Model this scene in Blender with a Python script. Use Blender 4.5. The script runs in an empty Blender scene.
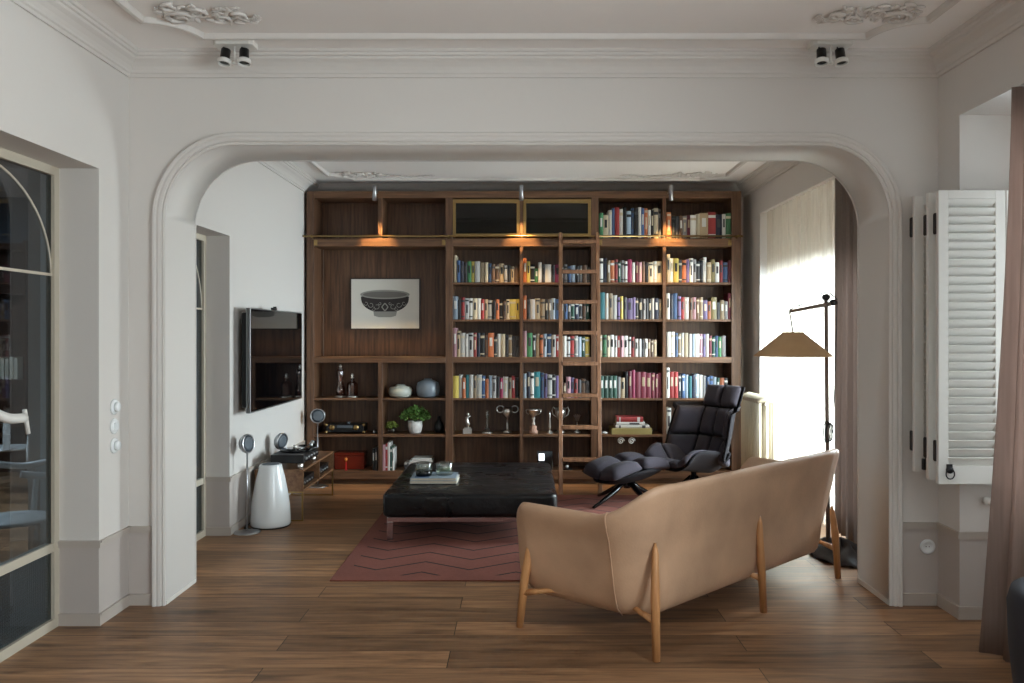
import bpy, bmesh, math, random
from mathutils import Vector, Matrix
random.seed(7)
SC = bpy.context.scene
COL = SC.collection
PI = math.pi

# ------------------------------------------------------------------ colour / materials
def lin(c):
    c = c / 255.0
    return c / 12.92 if c <= 0.04045 else ((c + 0.055) / 1.055) ** 2.4
def rgb(r, g, b): return (lin(r), lin(g), lin(b), 1.0)

def new_mat(name):
    m = bpy.data.materials.new(name); m.use_nodes = True
    nt = m.node_tree
    return m, nt, nt.nodes['Principled BSDF']
def N(nt, t, **kw):
    n = nt.nodes.new(t)
    for k, v in kw.items(): setattr(n, k, v)
    return n
def L(nt, a, b): nt.links.new(a, b)

def plain(name, col, rough=0.5, metal=0.0, var=0.0, scale=8.0, bump=0.0, bscale=60.0, spec=None, sheen=0.0, coat=0.0):
    m, nt, p = new_mat(name)
    p.inputs['Base Color'].default_value = rgb(*col)
    p.inputs['Roughness'].default_value = rough
    p.inputs['Metallic'].default_value = metal
    if spec is not None: p.inputs['Specular IOR Level'].default_value = spec
    if sheen: p.inputs['Sheen Weight'].default_value = sheen
    if coat: p.inputs['Coat Weight'].default_value = coat; p.inputs['Coat Roughness'].default_value = 0.15
    tc = N(nt, 'ShaderNodeTexCoord')
    if var:
        nz = N(nt, 'ShaderNodeTexNoise'); nz.inputs['Scale'].default_value = scale; nz.inputs['Detail'].default_value = 5
        L(nt, tc.outputs['Object'], nz.inputs['Vector'])
        mx = N(nt, 'ShaderNodeMix', data_type='RGBA')
        mx.inputs[6].default_value = rgb(*[max(0, c * (1 - var)) for c in col])
        mx.inputs[7].default_value = rgb(*[min(255, c * (1 + var)) for c in col])
        L(nt, nz.outputs['Fac'], mx.inputs[0]); L(nt, mx.outputs[2], p.inputs['Base Color'])
    if bump:
        nb = N(nt, 'ShaderNodeTexNoise'); nb.inputs['Scale'].default_value = bscale; nb.inputs['Detail'].default_value = 4
        L(nt, tc.outputs['Object'], nb.inputs['Vector'])
        b = N(nt, 'ShaderNodeBump'); b.inputs['Strength'].default_value = bump; b.inputs['Distance'].default_value = 0.01
        L(nt, nb.outputs['Fac'], b.inputs['Height']); L(nt, b.outputs['Normal'], p.inputs['Normal'])
    return m

def wood(name, c1, c2, axis='z', rough=0.5, stretch=14.0, scale=3.0, coat=0.0):
    m, nt, p = new_mat(name)
    tc = N(nt, 'ShaderNodeTexCoord'); mp = N(nt, 'ShaderNodeMapping')
    s = [stretch] * 3; s['xyz'.index(axis)] = 0.8
    mp.inputs['Scale'].default_value = s
    L(nt, tc.outputs['Object'], mp.inputs['Vector'])
    nz = N(nt, 'ShaderNodeTexNoise'); nz.inputs['Scale'].default_value = scale; nz.inputs['Detail'].default_value = 6; nz.inputs['Roughness'].default_value = 0.6
    L(nt, mp.outputs['Vector'], nz.inputs['Vector'])
    cr = N(nt, 'ShaderNodeValToRGB')
    cr.color_ramp.elements[0].position = 0.32; cr.color_ramp.elements[0].color = rgb(*c1)
    cr.color_ramp.elements[1].position = 0.7; cr.color_ramp.elements[1].color = rgb(*c2)
    L(nt, nz.outputs['Fac'], cr.inputs['Fac']); L(nt, cr.outputs['Color'], p.inputs['Base Color'])
    b = N(nt, 'ShaderNodeBump'); b.inputs['Strength'].default_value = 0.12; b.inputs['Distance'].default_value = 0.003
    L(nt, nz.outputs['Fac'], b.inputs['Height']); L(nt, b.outputs['Normal'], p.inputs['Normal'])
    p.inputs['Roughness'].default_value = rough
    if coat: p.inputs['Coat Weight'].default_value = coat
    return m

def emis(name, col, strength, base=(0, 0, 0)):
    m, nt, p = new_mat(name)
    p.inputs['Base Color'].default_value = rgb(*base)
    p.inputs['Emission Color'].default_value = rgb(*col); p.inputs['Emission Strength'].default_value = strength
    return m

def pane_mat(name, tint=(235, 240, 240), gloss=1.45, rough=0.02):
    """thin architectural glass: transparent with fresnel reflection"""
    m = bpy.data.materials.new(name); m.use_nodes = True; nt = m.node_tree
    nt.nodes.remove(nt.nodes['Principled BSDF']); out = nt.nodes['Material Output']
    t = N(nt, 'ShaderNodeBsdfTransparent'); t.inputs['Color'].default_value = rgb(*tint)
    g = N(nt, 'ShaderNodeBsdfGlossy'); g.inputs['Roughness'].default_value = rough
    lw = N(nt, 'ShaderNodeLayerWeight'); lw.inputs['Blend'].default_value = 0.5
    pw = N(nt, 'ShaderNodeMath', operation='POWER'); pw.inputs[1].default_value = 4.0; L(nt, lw.outputs['Facing'], pw.inputs[0])
    f = N(nt, 'ShaderNodeMath', operation='MULTIPLY_ADD'); f.inputs[1].default_value = 0.7; f.inputs[2].default_value = (gloss - 1) * .12; L(nt, pw.outputs[0], f.inputs[0])
    mx = N(nt, 'ShaderNodeMixShader')
    L(nt, f.outputs[0], mx.inputs['Fac']); L(nt, t.outputs['BSDF'], mx.inputs[1]); L(nt, g.outputs['BSDF'], mx.inputs[2])
    L(nt, mx.outputs['Shader'], out.inputs['Surface'])
    return m

def cloth_mat(name, col, transl=0.5, transp=0.0, fine=500.0):
    """woven curtain: diffuse + light coming through"""
    m = bpy.data.materials.new(name); m.use_nodes = True; nt = m.node_tree
    nt.nodes.remove(nt.nodes['Principled BSDF']); out = nt.nodes['Material Output']
    tc = N(nt, 'ShaderNodeTexCoord'); mp = N(nt, 'ShaderNodeMapping'); mp.inputs['Scale'].default_value = (40, 40, 1.0)
    nz = N(nt, 'ShaderNodeTexNoise'); nz.inputs['Scale'].default_value = 2.0; nz.inputs['Detail'].default_value = 4
    L(nt, tc.outputs['Object'], mp.inputs['Vector']); L(nt, mp.outputs['Vector'], nz.inputs['Vector'])
    mc = N(nt, 'ShaderNodeMix', data_type='RGBA')
    mc.inputs[6].default_value = rgb(*[c * .9 for c in col]); mc.inputs[7].default_value = rgb(*[min(255, c * 1.06) for c in col])
    L(nt, nz.outputs['Fac'], mc.inputs[0])
    d = N(nt, 'ShaderNodeBsdfDiffuse'); t = N(nt, 'ShaderNodeBsdfTranslucent')
    L(nt, mc.outputs[2], d.inputs['Color']); L(nt, mc.outputs[2], t.inputs['Color'])
    mx = N(nt, 'ShaderNodeMixShader'); mx.inputs['Fac'].default_value = transl
    L(nt, d.outputs['BSDF'], mx.inputs[1]); L(nt, t.outputs['BSDF'], mx.inputs[2])
    last = mx
    if transp:
        tr = N(nt, 'ShaderNodeBsdfTransparent'); m2 = N(nt, 'ShaderNodeMixShader'); m2.inputs['Fac'].default_value = transp
        L(nt, mx.outputs['Shader'], m2.inputs[1]); L(nt, tr.outputs['BSDF'], m2.inputs[2]); last = m2
    L(nt, last.outputs['Shader'], out.inputs['Surface'])
    return m

def wall_mat(name, up, low, zsplit=0.44):
    """painted plaster; the dado below the rail is a different paint"""
    m, nt, p = new_mat(name)
    tc = N(nt, 'ShaderNodeTexCoord'); sp = N(nt, 'ShaderNodeSeparateXYZ'); L(nt, tc.outputs['Object'], sp.inputs[0])
    lt = N(nt, 'ShaderNodeMath', operation='LESS_THAN'); lt.inputs[1].default_value = zsplit; L(nt, sp.outputs['Z'], lt.inputs[0])
    mx = N(nt, 'ShaderNodeMix', data_type='RGBA'); mx.inputs[6].default_value = rgb(*up); mx.inputs[7].default_value = rgb(*low)
    L(nt, lt.outputs[0], mx.inputs[0]); L(nt, mx.outputs[2], p.inputs['Base Color'])
    nb = N(nt, 'ShaderNodeTexNoise'); nb.inputs['Scale'].default_value = 25; nb.inputs['Detail'].default_value = 6
    L(nt, tc.outputs['Object'], nb.inputs['Vector'])
    b = N(nt, 'ShaderNodeBump'); b.inputs['Strength'].default_value = 0.05; b.inputs['Distance'].default_value = 0.01
    L(nt, nb.outputs['Fac'], b.inputs['Height']); L(nt, b.outputs['Normal'], p.inputs['Normal'])
    p.inputs['Roughness'].default_value = 0.75
    return m

def floor_mat():
    m, nt, p = new_mat('oak_floorboards')
    tc = N(nt, 'ShaderNodeTexCoord')
    mp0 = N(nt, 'ShaderNodeMapping'); mp0.inputs['Location'].default_value = (0.35, 0.09, 0)
    L(nt, tc.outputs['Object'], mp0.inputs['Vector'])
    br = N(nt, 'ShaderNodeTexBrick'); br.offset = 0.37; br.offset_frequency = 2
    br.inputs['Scale'].default_value = 1.0; br.inputs['Brick Width'].default_value = 2.3; br.inputs['Row Height'].default_value = 0.205
    br.inputs['Mortar Size'].default_value = 0.0022; br.inputs['Mortar Smooth'].default_value = 0.2; br.inputs['Bias'].default_value = 0.0
    br.inputs['Color1'].default_value = (0, 0, 0, 1); br.inputs['Color2'].default_value = (1, 1, 1, 1); br.inputs['Mortar'].default_value = (0.5, 0.5, 0.5, 1)
    L(nt, mp0.outputs['Vector'], br.inputs['Vector'])
    mp = N(nt, 'ShaderNodeMapping'); mp.inputs['Scale'].default_value = (0.9, 9.0, 9.0); L(nt, tc.outputs['Object'], mp.inputs['Vector'])
    va = N(nt, 'ShaderNodeVectorMath', operation='MULTIPLY_ADD'); va.inputs[1].default_value = (7.3, 3.1, 0); L(nt, br.outputs['Color'], va.inputs[0]); L(nt, mp.outputs['Vector'], va.inputs[2])
    nz = N(nt, 'ShaderNodeTexNoise'); nz.inputs['Scale'].default_value = 2.6; nz.inputs['Detail'].default_value = 8; nz.inputs['Roughness'].default_value = 0.62; nz.inputs['Distortion'].default_value = 0.4
    L(nt, va.outputs[0], nz.inputs['Vector'])
    cr = N(nt, 'ShaderNodeValToRGB'); e = cr.color_ramp.elements
    e[0].position = 0.25; e[0].color = rgb(98, 69, 48); e[1].position = 0.78; e[1].color = rgb(188, 145, 106)
    e2 = e.new(0.5); e2.color = rgb(150, 112, 80)
    L(nt, nz.outputs['Fac'], cr.inputs['Fac'])
    # plank-to-plank tone
    mr = N(nt, 'ShaderNodeMapRange'); mr.inputs[3].default_value = 0.58; mr.inputs[4].default_value = 1.22; L(nt, br.outputs['Color'], mr.inputs[0])
    mu = N(nt, 'ShaderNodeMix', data_type='RGBA', blend_type='MULTIPLY'); mu.inputs[0].default_value = 1.0
    L(nt, cr.outputs['Color'], mu.inputs[6]); L(nt, mr.outputs[0], mu.inputs[7])
    # large warm/cool variation and knots
    n2 = N(nt, 'ShaderNodeTexNoise'); n2.inputs['Scale'].default_value = 1.3; n2.inputs['Detail'].default_value = 3; L(nt, va.outputs[0], n2.inputs['Vector'])
    kr = N(nt, 'ShaderNodeValToRGB'); kr.color_ramp.elements[0].position = 0.30; kr.color_ramp.elements[0].color = (0.35, 0.33, 0.32, 1)
    kr.color_ramp.elements[1].position = 0.42; kr.color_ramp.elements[1].color = (1, 1, 1, 1)
    L(nt, n2.outputs['Fac'], kr.inputs['Fac'])
    m3 = N(nt, 'ShaderNodeMix', data_type='RGBA', blend_type='MULTIPLY'); m3.inputs[0].default_value = 0.6
    L(nt, mu.outputs[2], m3.inputs[6]); L(nt, kr.outputs['Color'], m3.inputs[7])
    ms = N(nt, 'ShaderNodeMix', data_type='RGBA'); ms.inputs[7].default_value = rgb(36, 24, 16)
    L(nt, br.outputs['Fac'], ms.inputs[0]); L(nt, m3.outputs[2], ms.inputs[6]); L(nt, ms.outputs[2], p.inputs['Base Color'])
    rr = N(nt, 'ShaderNodeMapRange'); rr.inputs[3].default_value = 0.36; rr.inputs[4].default_value = 0.54; L(nt, nz.outputs['Fac'], rr.inputs[0]); L(nt, rr.outputs[0], p.inputs['Roughness'])
    b = N(nt, 'ShaderNodeBump'); b.inputs['Strength'].default_value = 0.25; b.inputs['Distance'].default_value = 0.004
    sb = N(nt, 'ShaderNodeMath', operation='SUBTRACT'); L(nt, nz.outputs['Fac'], sb.inputs[0]); L(nt, br.outputs['Fac'], sb.inputs[1])
    L(nt, sb.outputs[0], b.inputs['Height']); L(nt, b.outputs['Normal'], p.inputs['Normal'])
    return m

def rug_mat():
    m, nt, p = new_mat('chevron_rug_wool')
    tc = N(nt, 'ShaderNodeTexCoord'); sp = N(nt, 'ShaderNodeSeparateXYZ'); L(nt, tc.outputs['Object'], sp.inputs[0])
    def M(op, a, b=None, c=None):
        n = N(nt, 'ShaderNodeMath', operation=op)
        for i, v in enumerate((a, b, c)):
            if v is None: continue
            if isinstance(v, (int, float)): n.inputs[i].default_value = v
            else: L(nt, v, n.inputs[i])
        return n.outputs[0]
    x, y = sp.outputs['X'], sp.outputs['Y']
    # world x: rug origin at (RX0, RY0); triangle wave with period .61, amplitude .19
    pp = M('PINGPONG', M('ADD', x, 10 * 0.61 - (-0.65)), 0.305)           # 0 at peak .. .305 at trough
    yy = M('ADD', y, M('MULTIPLY', pp, 0.19 / 0.305))
    ph = M('FRACT', M('DIVIDE', M('SUBTRACT', yy, 5.43 - 2.4), 0.24))
    line = M('LESS_THAN', M('ABSOLUTE', M('SUBTRACT', ph, 0.5)), 0.045)
    inx = M('MULTIPLY', M('GREATER_THAN', x, -1.12), M('LESS_THAN', x, 1.26))
    iny = M('MULTIPLY', M('GREATER_THAN', y, 5.235), M('LESS_THAN', y, 7.72))
    line = M('MULTIPLY', line, M('MULTIPLY', inx, iny))
    nz = N(nt, 'ShaderNodeTexNoise'); nz.inputs['Scale'].default_value = 55; nz.inputs['Detail'].default_value = 6; L(nt, tc.outputs['Object'], nz.inputs['Vector'])
    n2 = N(nt, 'ShaderNodeTexNoise'); n2.inputs['Scale'].default_value = 3; L(nt, tc.outputs['Object'], n2.inputs['Vector'])
    c = N(nt, 'ShaderNodeMix', data_type='RGBA'); c.inputs[6].default_value = rgb(96, 50, 40); c.inputs[7].default_value = rgb(144, 86, 72)
    L(nt, M('MULTIPLY', M('ADD', nz.outputs['Fac'], n2.outputs['Fac']), 0.5), c.inputs[0])
    c2 = N(nt, 'ShaderNodeMix', data_type='RGBA'); c2.inputs[7].default_value = rgb(34, 20, 20)
    L(nt, line, c2.inputs[0]); L(nt, c.outputs[2], c2.inputs[6]); L(nt, c2.outputs[2], p.inputs['Base Color'])
    p.inputs['Roughness'].default_value = 0.95; b = N(nt, 'ShaderNodeBump'); b.inputs['Strength'].default_value = 0.4; b.inputs['Distance'].default_value = 0.004
    L(nt, nz.outputs['Fac'], b.inputs['Height']); L(nt, b.outputs['Normal'], p.inputs['Normal'])
    return m

M_ = {}
M_['wall'] = wall_mat('wall_paint', (212, 208, 204), (182, 174, 169))
M_['white_paint'] = plain('white_paint', (216, 214, 209), 0.6)
M_['dado_paint'] = plain('dado_rail_paint', (180, 171, 163), 0.5)
M_['arch_paint'] = plain('arch_reveal_paint', (213, 210, 206), 0.65)
M_['ceiling'] = plain('ceiling_paint', (240, 238, 236), 0.8)
M_['plaster'] = plain('plaster_trim', (211, 207, 203), 0.65, bump=0.05, bscale=30)
M_['floor'] = floor_mat()
M_['rug'] = rug_mat()
M_['walnut'] = wood('walnut_veneer', (68, 45, 31), (118, 84, 59), 'z', 0.45)
M_['walnut_h'] = wood('walnut_veneer_horizontal', (74, 50, 34), (126, 91, 64), 'x', 0.45)
M_['ladder_wood'] = wood('ladder_walnut', (104, 70, 48), (152, 110, 80), 'z', 0.4)
M_['console_wood'] = wood('console_walnut', (96, 66, 44), (134, 96, 66), 'y', 0.45)
M_['oak'] = wood('oiled_oak', (164, 112, 68), (200, 148, 98), 'z', 0.45, stretch=10)
M_['brass'] = plain('aged_brass', (164, 138, 92), 0.32, 1.0)
M_['chrome'] = plain('polished_chrome', (205, 205, 208), 0.12, 1.0)
M_['steel'] = plain('satin_steel', (178, 180, 184), 0.3, 1.0)
M_['silver'] = plain('silver_plate', (232, 230, 225), 0.28, 1.0)
M_['black'] = plain('black_plastic', (16, 16, 18), 0.35)
M_['black_gloss'] = plain('black_gloss', (8, 8, 10), 0.06)
M_['screen'] = plain('tv_screen', (6, 6, 8), 0.04, spec=0.5)
M_['white_gloss'] = plain('white_lacquer', (226, 230, 232), 0.22)
M_['white_plastic'] = plain('white_plastic', (225, 224, 220), 0.4)
M_['cream_metal'] = plain('cream_enamel', (206, 198, 180), 0.4)
M_['frame_cream'] = plain('cream_steel_frame', (190, 182, 166), 0.5)
M_['leather'] = plain('tan_leather', (184, 151, 124), 0.46, var=0.24, scale=2.6, bump=0.12, bscale=90)
def cowhide():
    m = plain('black_cowhide', (9, 10, 14), 0.4, bump=0.6, bscale=16, spec=.38)
    nt = m.node_tree; p = nt.nodes['Principled BSDF']; tc = N(nt, 'ShaderNodeTexCoord')
    mp = N(nt, 'ShaderNodeMapping'); mp.inputs['Scale'].default_value = (1.0, 2.2, 1.0); L(nt, tc.outputs['Object'], mp.inputs['Vector'])
    nz = N(nt, 'ShaderNodeTexNoise'); nz.inputs['Scale'].default_value = 2.2; nz.inputs['Detail'].default_value = 7; nz.inputs['Distortion'].default_value = 1.2; L(nt, mp.outputs['Vector'], nz.inputs['Vector'])
    mr = N(nt, 'ShaderNodeMapRange'); mr.inputs[1].default_value = .35; mr.inputs[2].default_value = .65; mr.inputs[3].default_value = .18; mr.inputs[4].default_value = .5; L(nt, nz.outputs['Fac'], mr.inputs[0]); L(nt, mr.outputs[0], p.inputs['Roughness'])
    return m
M_['cowhide'] = cowhide() or plain('black_cowhide', (13, 14, 18), 0.42, bump=0.6, bscale=16, spec=.42)
M_['charcoal'] = plain('charcoal_wool', (50, 45, 54), 0.92, var=0.1, scale=120, bump=0.3, bscale=300, sheen=0.04)
M_['shell'] = plain('charcoal_shell', (26, 24, 28), 0.85, spec=.2)
M_['navy_fabric'] = plain('navy_upholstery', (18, 20, 32), 0.8, var=0.1, scale=80, sheen=0.03)
M_['shade'] = plain('tan_paper_shade', (196, 160, 118), 0.6, var=0.05, scale=12)
M_['lamp_metal'] = plain('lamp_dark_wood', (126, 108, 98), 0.45)
M_['grille'] = plain('speaker_grille', (84, 92, 100), 0.6)
M_['sheer'] = cloth_mat('white_sheer_linen', (240, 233, 220), 0.5, 0.42)
M_['drape'] = cloth_mat('taupe_drape', (156, 144, 138), 0.3)
M_['drape_room'] = cloth_mat('rosy_taupe_drape', (166, 148, 140), 0.5)
M_['cord_cloth'] = plain('grey_cord_fabric', (60, 58, 60), 0.8)
M_['pane'] = pane_mat('window_glass')
M_['pane_dim'] = pane_mat('interior_glass', (176, 186, 192), 1.5)
M_['cab_glass'] = pane_mat('cabinet_smoked_glass', (80, 84, 84), 1.5)
M_['clear_glass'] = pane_mat('clear_thick_glass', (238, 244, 240), 2.6, 0.03)
M_['amber_glass'] = pane_mat('rosy_glass', (226, 206, 200), 2.4, 0.03)
M_['pot_white'] = plain('white_pot', (214, 210, 206), 0.5, bump=0.1, bscale=50)
M_['vase_pale'] = plain('pale_celadon_glaze', (178, 182, 172), 0.3, var=0.06)
M_['vase_blue'] = plain('blue_grey_glaze', (122, 132, 142), 0.35, var=0.08)
M_['leaf'] = plain('leaf_green', (92, 128, 62), 0.55, var=0.25, scale=30)
M_['leaf_light'] = plain('leaf_yellow_green', (122, 140, 62), 0.55, var=0.2, scale=30)
M_['soil'] = plain('soil', (50, 38, 30), 0.9)
M_['redbox'] = plain('red_brown_lacquer', (112, 36, 20), 0.25, var=0.15, scale=4)
M_['red'] = plain('red_lacquer', (200, 28, 30), 0.3)
M_['orange'] = plain('orange_glow', (236, 140, 60), 0.4)
M_['print'] = plain('print_paper', (226, 224, 216), 0.7)
M_['ink'] = plain('print_ink_dark', (50, 44, 44), 0.7)
M_['ink_grey'] = plain('print_ink_grey', (152, 152, 146), 0.7)
M_['ink_mid'] = plain('print_ink_mid', (112, 110, 106), 0.7)
M_['frame_dark'] = plain('dark_frame', (56, 40, 30), 0.4)
M_['paper'] = plain('book_pages', (214, 206, 188), 0.85)
M_['marble'] = plain('pink_marble', (190, 150, 130), 0.3, var=0.15, scale=40)
M_['olive'] = plain('olive_box', (146, 134, 84), 0.6)
M_['adj_wall'] = plain('adjoining_wall', (122, 130, 140), 0.8)
M_['adj_bookcase'] = wood('adjoining_bookcase', (60, 36, 24), (88, 56, 38), 'z', 0.5)

# ------------------------------------------------------------------ mesh builder
class MB:
    def __init__(s): s.bm = bmesh.new(); s.mi = 0
    def _f(s, vs, smooth=False):
        try:
            f = s.bm.faces.new(vs)
        except ValueError:
            return None
        f.material_index = s.mi; f.smooth = smooth
        return f
    def box(s, x0, x1, y0, y1, z0, z1, m=None):
        c = [(x0, y0, z0), (x1, y0, z0), (x1, y1, z0), (x0, y1, z0), (x0, y0, z1), (x1, y0, z1), (x1, y1, z1), (x0, y1, z1)]
        v = [s.bm.verts.new((m @ Vector(p)) if m else p) for p in c]
        for q in ((0, 3, 2, 1), (4, 5, 6, 7), (0, 1, 5, 4), (1, 2, 6, 5), (2, 3, 7, 6), (3, 0, 4, 7)): s._f([v[i] for i in q])
        return s
    def rings(s, rings, closed=True, cap0=True, cap1=True, smooth=True):
        """list of point rings joined in order"""
        R = [[s.bm.verts.new(p) for p in r] for r in rings]
        n = len(R[0])
        for a, b in zip(R, R[1:]):
            for i in range(n if closed else n - 1):
                j = (i + 1) % n
                s._f([a[i], a[j], b[j], b[i]], smooth)
        if cap0: s._f(list(reversed(R[0])))
        if cap1: s._f(R[-1])
        return s
    def tube(s, pts, r, seg=10, closed=False, smooth=True):
        pts = [Vector(p) for p in pts]; n = len(pts)
        rr = r if isinstance(r, (list, tuple)) else [r] * n
        rings = []; up = None
        for i, p in enumerate(pts):
            if closed: t = (pts[(i + 1) % n] - pts[i - 1]).normalized()
            else: t = (pts[min(i + 1, n - 1)] - pts[max(i - 1, 0)]).normalized()
            if up is None:
                up = t.orthogonal().normalized()
            up = (up - t * up.dot(t))
            up = up.normalized() if up.length > 1e-6 else t.orthogonal().normalized()
            b = t.cross(up)
            rings.append([p + (up * math.cos(2 * PI * k / seg) + b * math.sin(2 * PI * k / seg)) * rr[i] for k in range(seg)])
        if closed:
            rings.append(rings[0])
            # align duplicate ring: reuse geometry by merging afterwards
            s.rings(rings, True, False, False, smooth)
            bmesh.ops.remove_doubles(s.bm, verts=s.bm.verts, dist=1e-6)
        else:
            s.rings(rings, True, True, True, smooth)
        return s
    def lathe(s, prof, c=(0, 0, 0), seg=28, m=None, smooth=True, cap0=True, cap1=True):
        rings = []
        for (r, z) in prof:
            ring = []
            for k in range(seg):
                a = 2 * PI * k / seg
                p = Vector((r * math.cos(a), r * math.sin(a), z))
                if m: p = m @ p
                ring.append(p + Vector(c))
            rings.append(ring)
        return s.rings(rings, True, cap0, cap1, smooth)
    def cyl(s, x, y, z0, z1, r, seg=20, r2=None):
        return s.lathe([(r, z0), (r if r2 is None else r2, z1)], (x, y, 0), seg)
    def grid(s, fn, nu, nv, smooth=True, closed_u=False):
        V = [[s.bm.verts.new(fn(i / nu, j / nv)) for j in range(nv + 1)] for i in range(nu + (0 if closed_u else 1))]
        n = len(V)
        for i in range(nu):
            for j in range(nv):
                a, b = V[i], V[(i + 1) % n]
                s._f([a[j], b[j], b[j + 1], a[j + 1]], smooth)
        return s
    def ball(s, c, r, seg=14, rings=8, sc=(1, 1, 1), m=None):
        pr = []
        for i in range(rings + 1):
            a = PI * i / rings
            pr.append((max(1e-4, math.sin(a)) * r, -math.cos(a) * r))
        mm = Matrix.Diagonal((sc[0], sc[1], sc[2])).to_4x4()
        if m: mm = m @ mm
        return s.lathe(pr, c, seg, mm)
    def build(s, name, mat, parent=None, bevel=0.0, seg=2, subsurf=0, solid=0.0, merge=False):
        if merge: bmesh.ops.remove_doubles(s.bm, verts=s.bm.verts, dist=1e-5)
        bmesh.ops.recalc_face_normals(s.bm, faces=s.bm.faces)
        me = bpy.data.meshes.new(name); s.bm.to_mesh(me); s.bm.free()
        mats = mat if isinstance(mat, (list, tuple)) else [mat]
        for m in mats: me.materials.append(m if not isinstance(m, str) else M_[m])
        o = bpy.data.objects.new(name, me); COL.objects.link(o)
        if parent is not None: o.parent = parent
        if solid:
            md = o.modifiers.new('solid', 'SOLIDIFY'); md.thickness = solid; md.offset = 0
        if bevel:
            md = o.modifiers.new('bevel', 'BEVEL'); md.width = bevel; md.segments = seg; md.limit_method = 'ANGLE'
            md.harden_normals = False
        if subsurf:
            md = o.modifiers.new('sub', 'SUBSURF'); md.levels = subsurf; md.render_levels = subsurf
        return o

def tag(o, label, cat, group=None, kind=None):
    o['label'] = label; o['category'] = cat
    if group: o['group'] = group
    if kind: o['kind'] = kind
    return o
def thing(name, label, cat, loc=(0, 0, 0), rotz=0.0, group=None):
    o = bpy.data.objects.new(name, None); COL.objects.link(o)
    o.location = loc; o.rotation_euler = (0, 0, rotz); o.empty_display_size = 0.1
    return tag(o, label, cat, group)
def struct(name, mb, mat, parent=None, label=None, **kw):
    o = mb.build(name, mat, parent, **kw)
    if parent is None: o['kind'] = 'structure'
    if label: o['label'] = label
    return o
def at(px, py, Y):
    """photo pixel at depth Y -> world point"""
    s = 820.0 / Y
    return Vector(((px - 522) / s, Y, 1.55 + (334 - py) / s))

# ------------------------------------------------------------------ camera
cam = bpy.data.cameras.new('camera'); co = bpy.data.objects.new('camera', cam); COL.objects.link(co)
co.location = (0, 0, 1.55); co.rotation_euler = (PI / 2, 0, 0)
cam.sensor_width = 36; cam.lens = 820 / 1024 * 36
cam.shift_x = -10 / 1024; cam.shift_y = -7.5 / 1024; cam.clip_start = 0.05
SC.camera = co

XL, XR, YF, YB, YC, ZC = -2.25, 2.38, 4.69, 5.115, 8.45, 3.15
YBACK = 8.82; YREAR = -2.6

# ------------------------------------------------------------------ room shell
b = MB(); b.box(-7.2, 3.2, YREAR - .1, 10.2, -0.1, 0.0); struct('floor', b, 'floor')
b = MB(); b.box(-7.2, 3.2, YREAR - .1, 10.2, ZC, ZC + 0.1); struct('ceiling', b, 'ceiling')
# left wall with two glazed openings
def prism_wall(mb, plane_y0, plane_y1, outline):
    pass
b = MB()
W = 0.24
b.box(XL - W, XL, YREAR, 1.6, 0, ZC)
b.box(XL - W, XL, 1.6, 4.36, 2.43, ZC)
b.box(XL - W, XL, 4.36, 5.30, 0, ZC)
b.box(XL - W, XL, 5.30, 6.31, 2.305, ZC)
b.box(XL - W, XL, 6.31, YBACK, 0, ZC)
struct('wall_left', b, 'wall')
b = MB(); b.box(XL - W, XR + .4, YBACK, YBACK + .12, 0, ZC); struct('wall_back', b, 'wall')
b = MB(); RY = YREAR
b.box(XL - W, -1.4, RY - .12, RY, 0, ZC); b.box(1.0, XR + .4, RY - .12, RY, 0, ZC); b.box(-1.4, 1.0, RY - .12, RY, 0, .35); b.box(-1.4, 1.0, RY - .12, RY, 2.6, ZC); struct('wall_rear', b, 'wall')
b = MB()
for q in ((-1.4, 1.0, .35, .40), (-1.4, 1.0, 2.55, 2.6), (-1.4, -1.35, .40, 2.55), (.95, 1.0, .40, 2.55), (-.225, -.175, .40, 2.55)): b.box(q[0], q[1], RY - .09, RY - .03, q[2], q[3])
f = struct('added_rear_window', b, 'white_paint'); b = MB(); b.box(-1.35, .95, RY - .064, RY - .057, .40, 2.55); b.build('pane', 'pane', f)  # window out of view, added to bring frontal light in
# right wall: beam over the windows, piers, outer recessed wall
XO = 2.74
b = MB()
b.box(XR, XO + .1, YREAR, YF, 2.74, ZC)
b.box(XR, XO + .1, 4.46, YF, 0, 2.74)
b.box(XR, XO + .1, 1.9, 2.6, 0, 2.74)
b.box(XR, XO + .1, YREAR, -1.4, 0, 2.74)
for y0, y1, wy0, wy1 in ((2.6, 4.46, 2.75, 4.3), (-1.4, 1.9, -1.0, 1.6)):
    b.box(XO, XO + .1, y0, y1, 0, .80); b.box(XO, XO + .1, y0, y1, 2.55, 2.74)
    b.box(XO, XO + .1, y0, wy0, .80, 2.55); b.box(XO, XO + .1, wy1, y1, .80, 2.55)
struct('wall_right', b, 'wall')
b = MB()
b.box(XR, XO + .1, YB, YBACK, 2.757, ZC)
b.box(XR, XO + .1, 8.2, YBACK, 0, 2.757)
b.box(XR, XO + .1, YB, 5.45, 0, 2.757)
b.box(XO, XO + .1, 5.45, 8.2, 0, .30); b.box(XO, XO + .1, 5.45, 8.2, 2.08, 2.757)
b.box(XO, XO + .1, 5.45, 5.6, .30, 2.08); b.box(XO, XO + .1, 8.05, 8.2, .30, 2.08)
struct('wall_right_far', b, 'wall')
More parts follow.
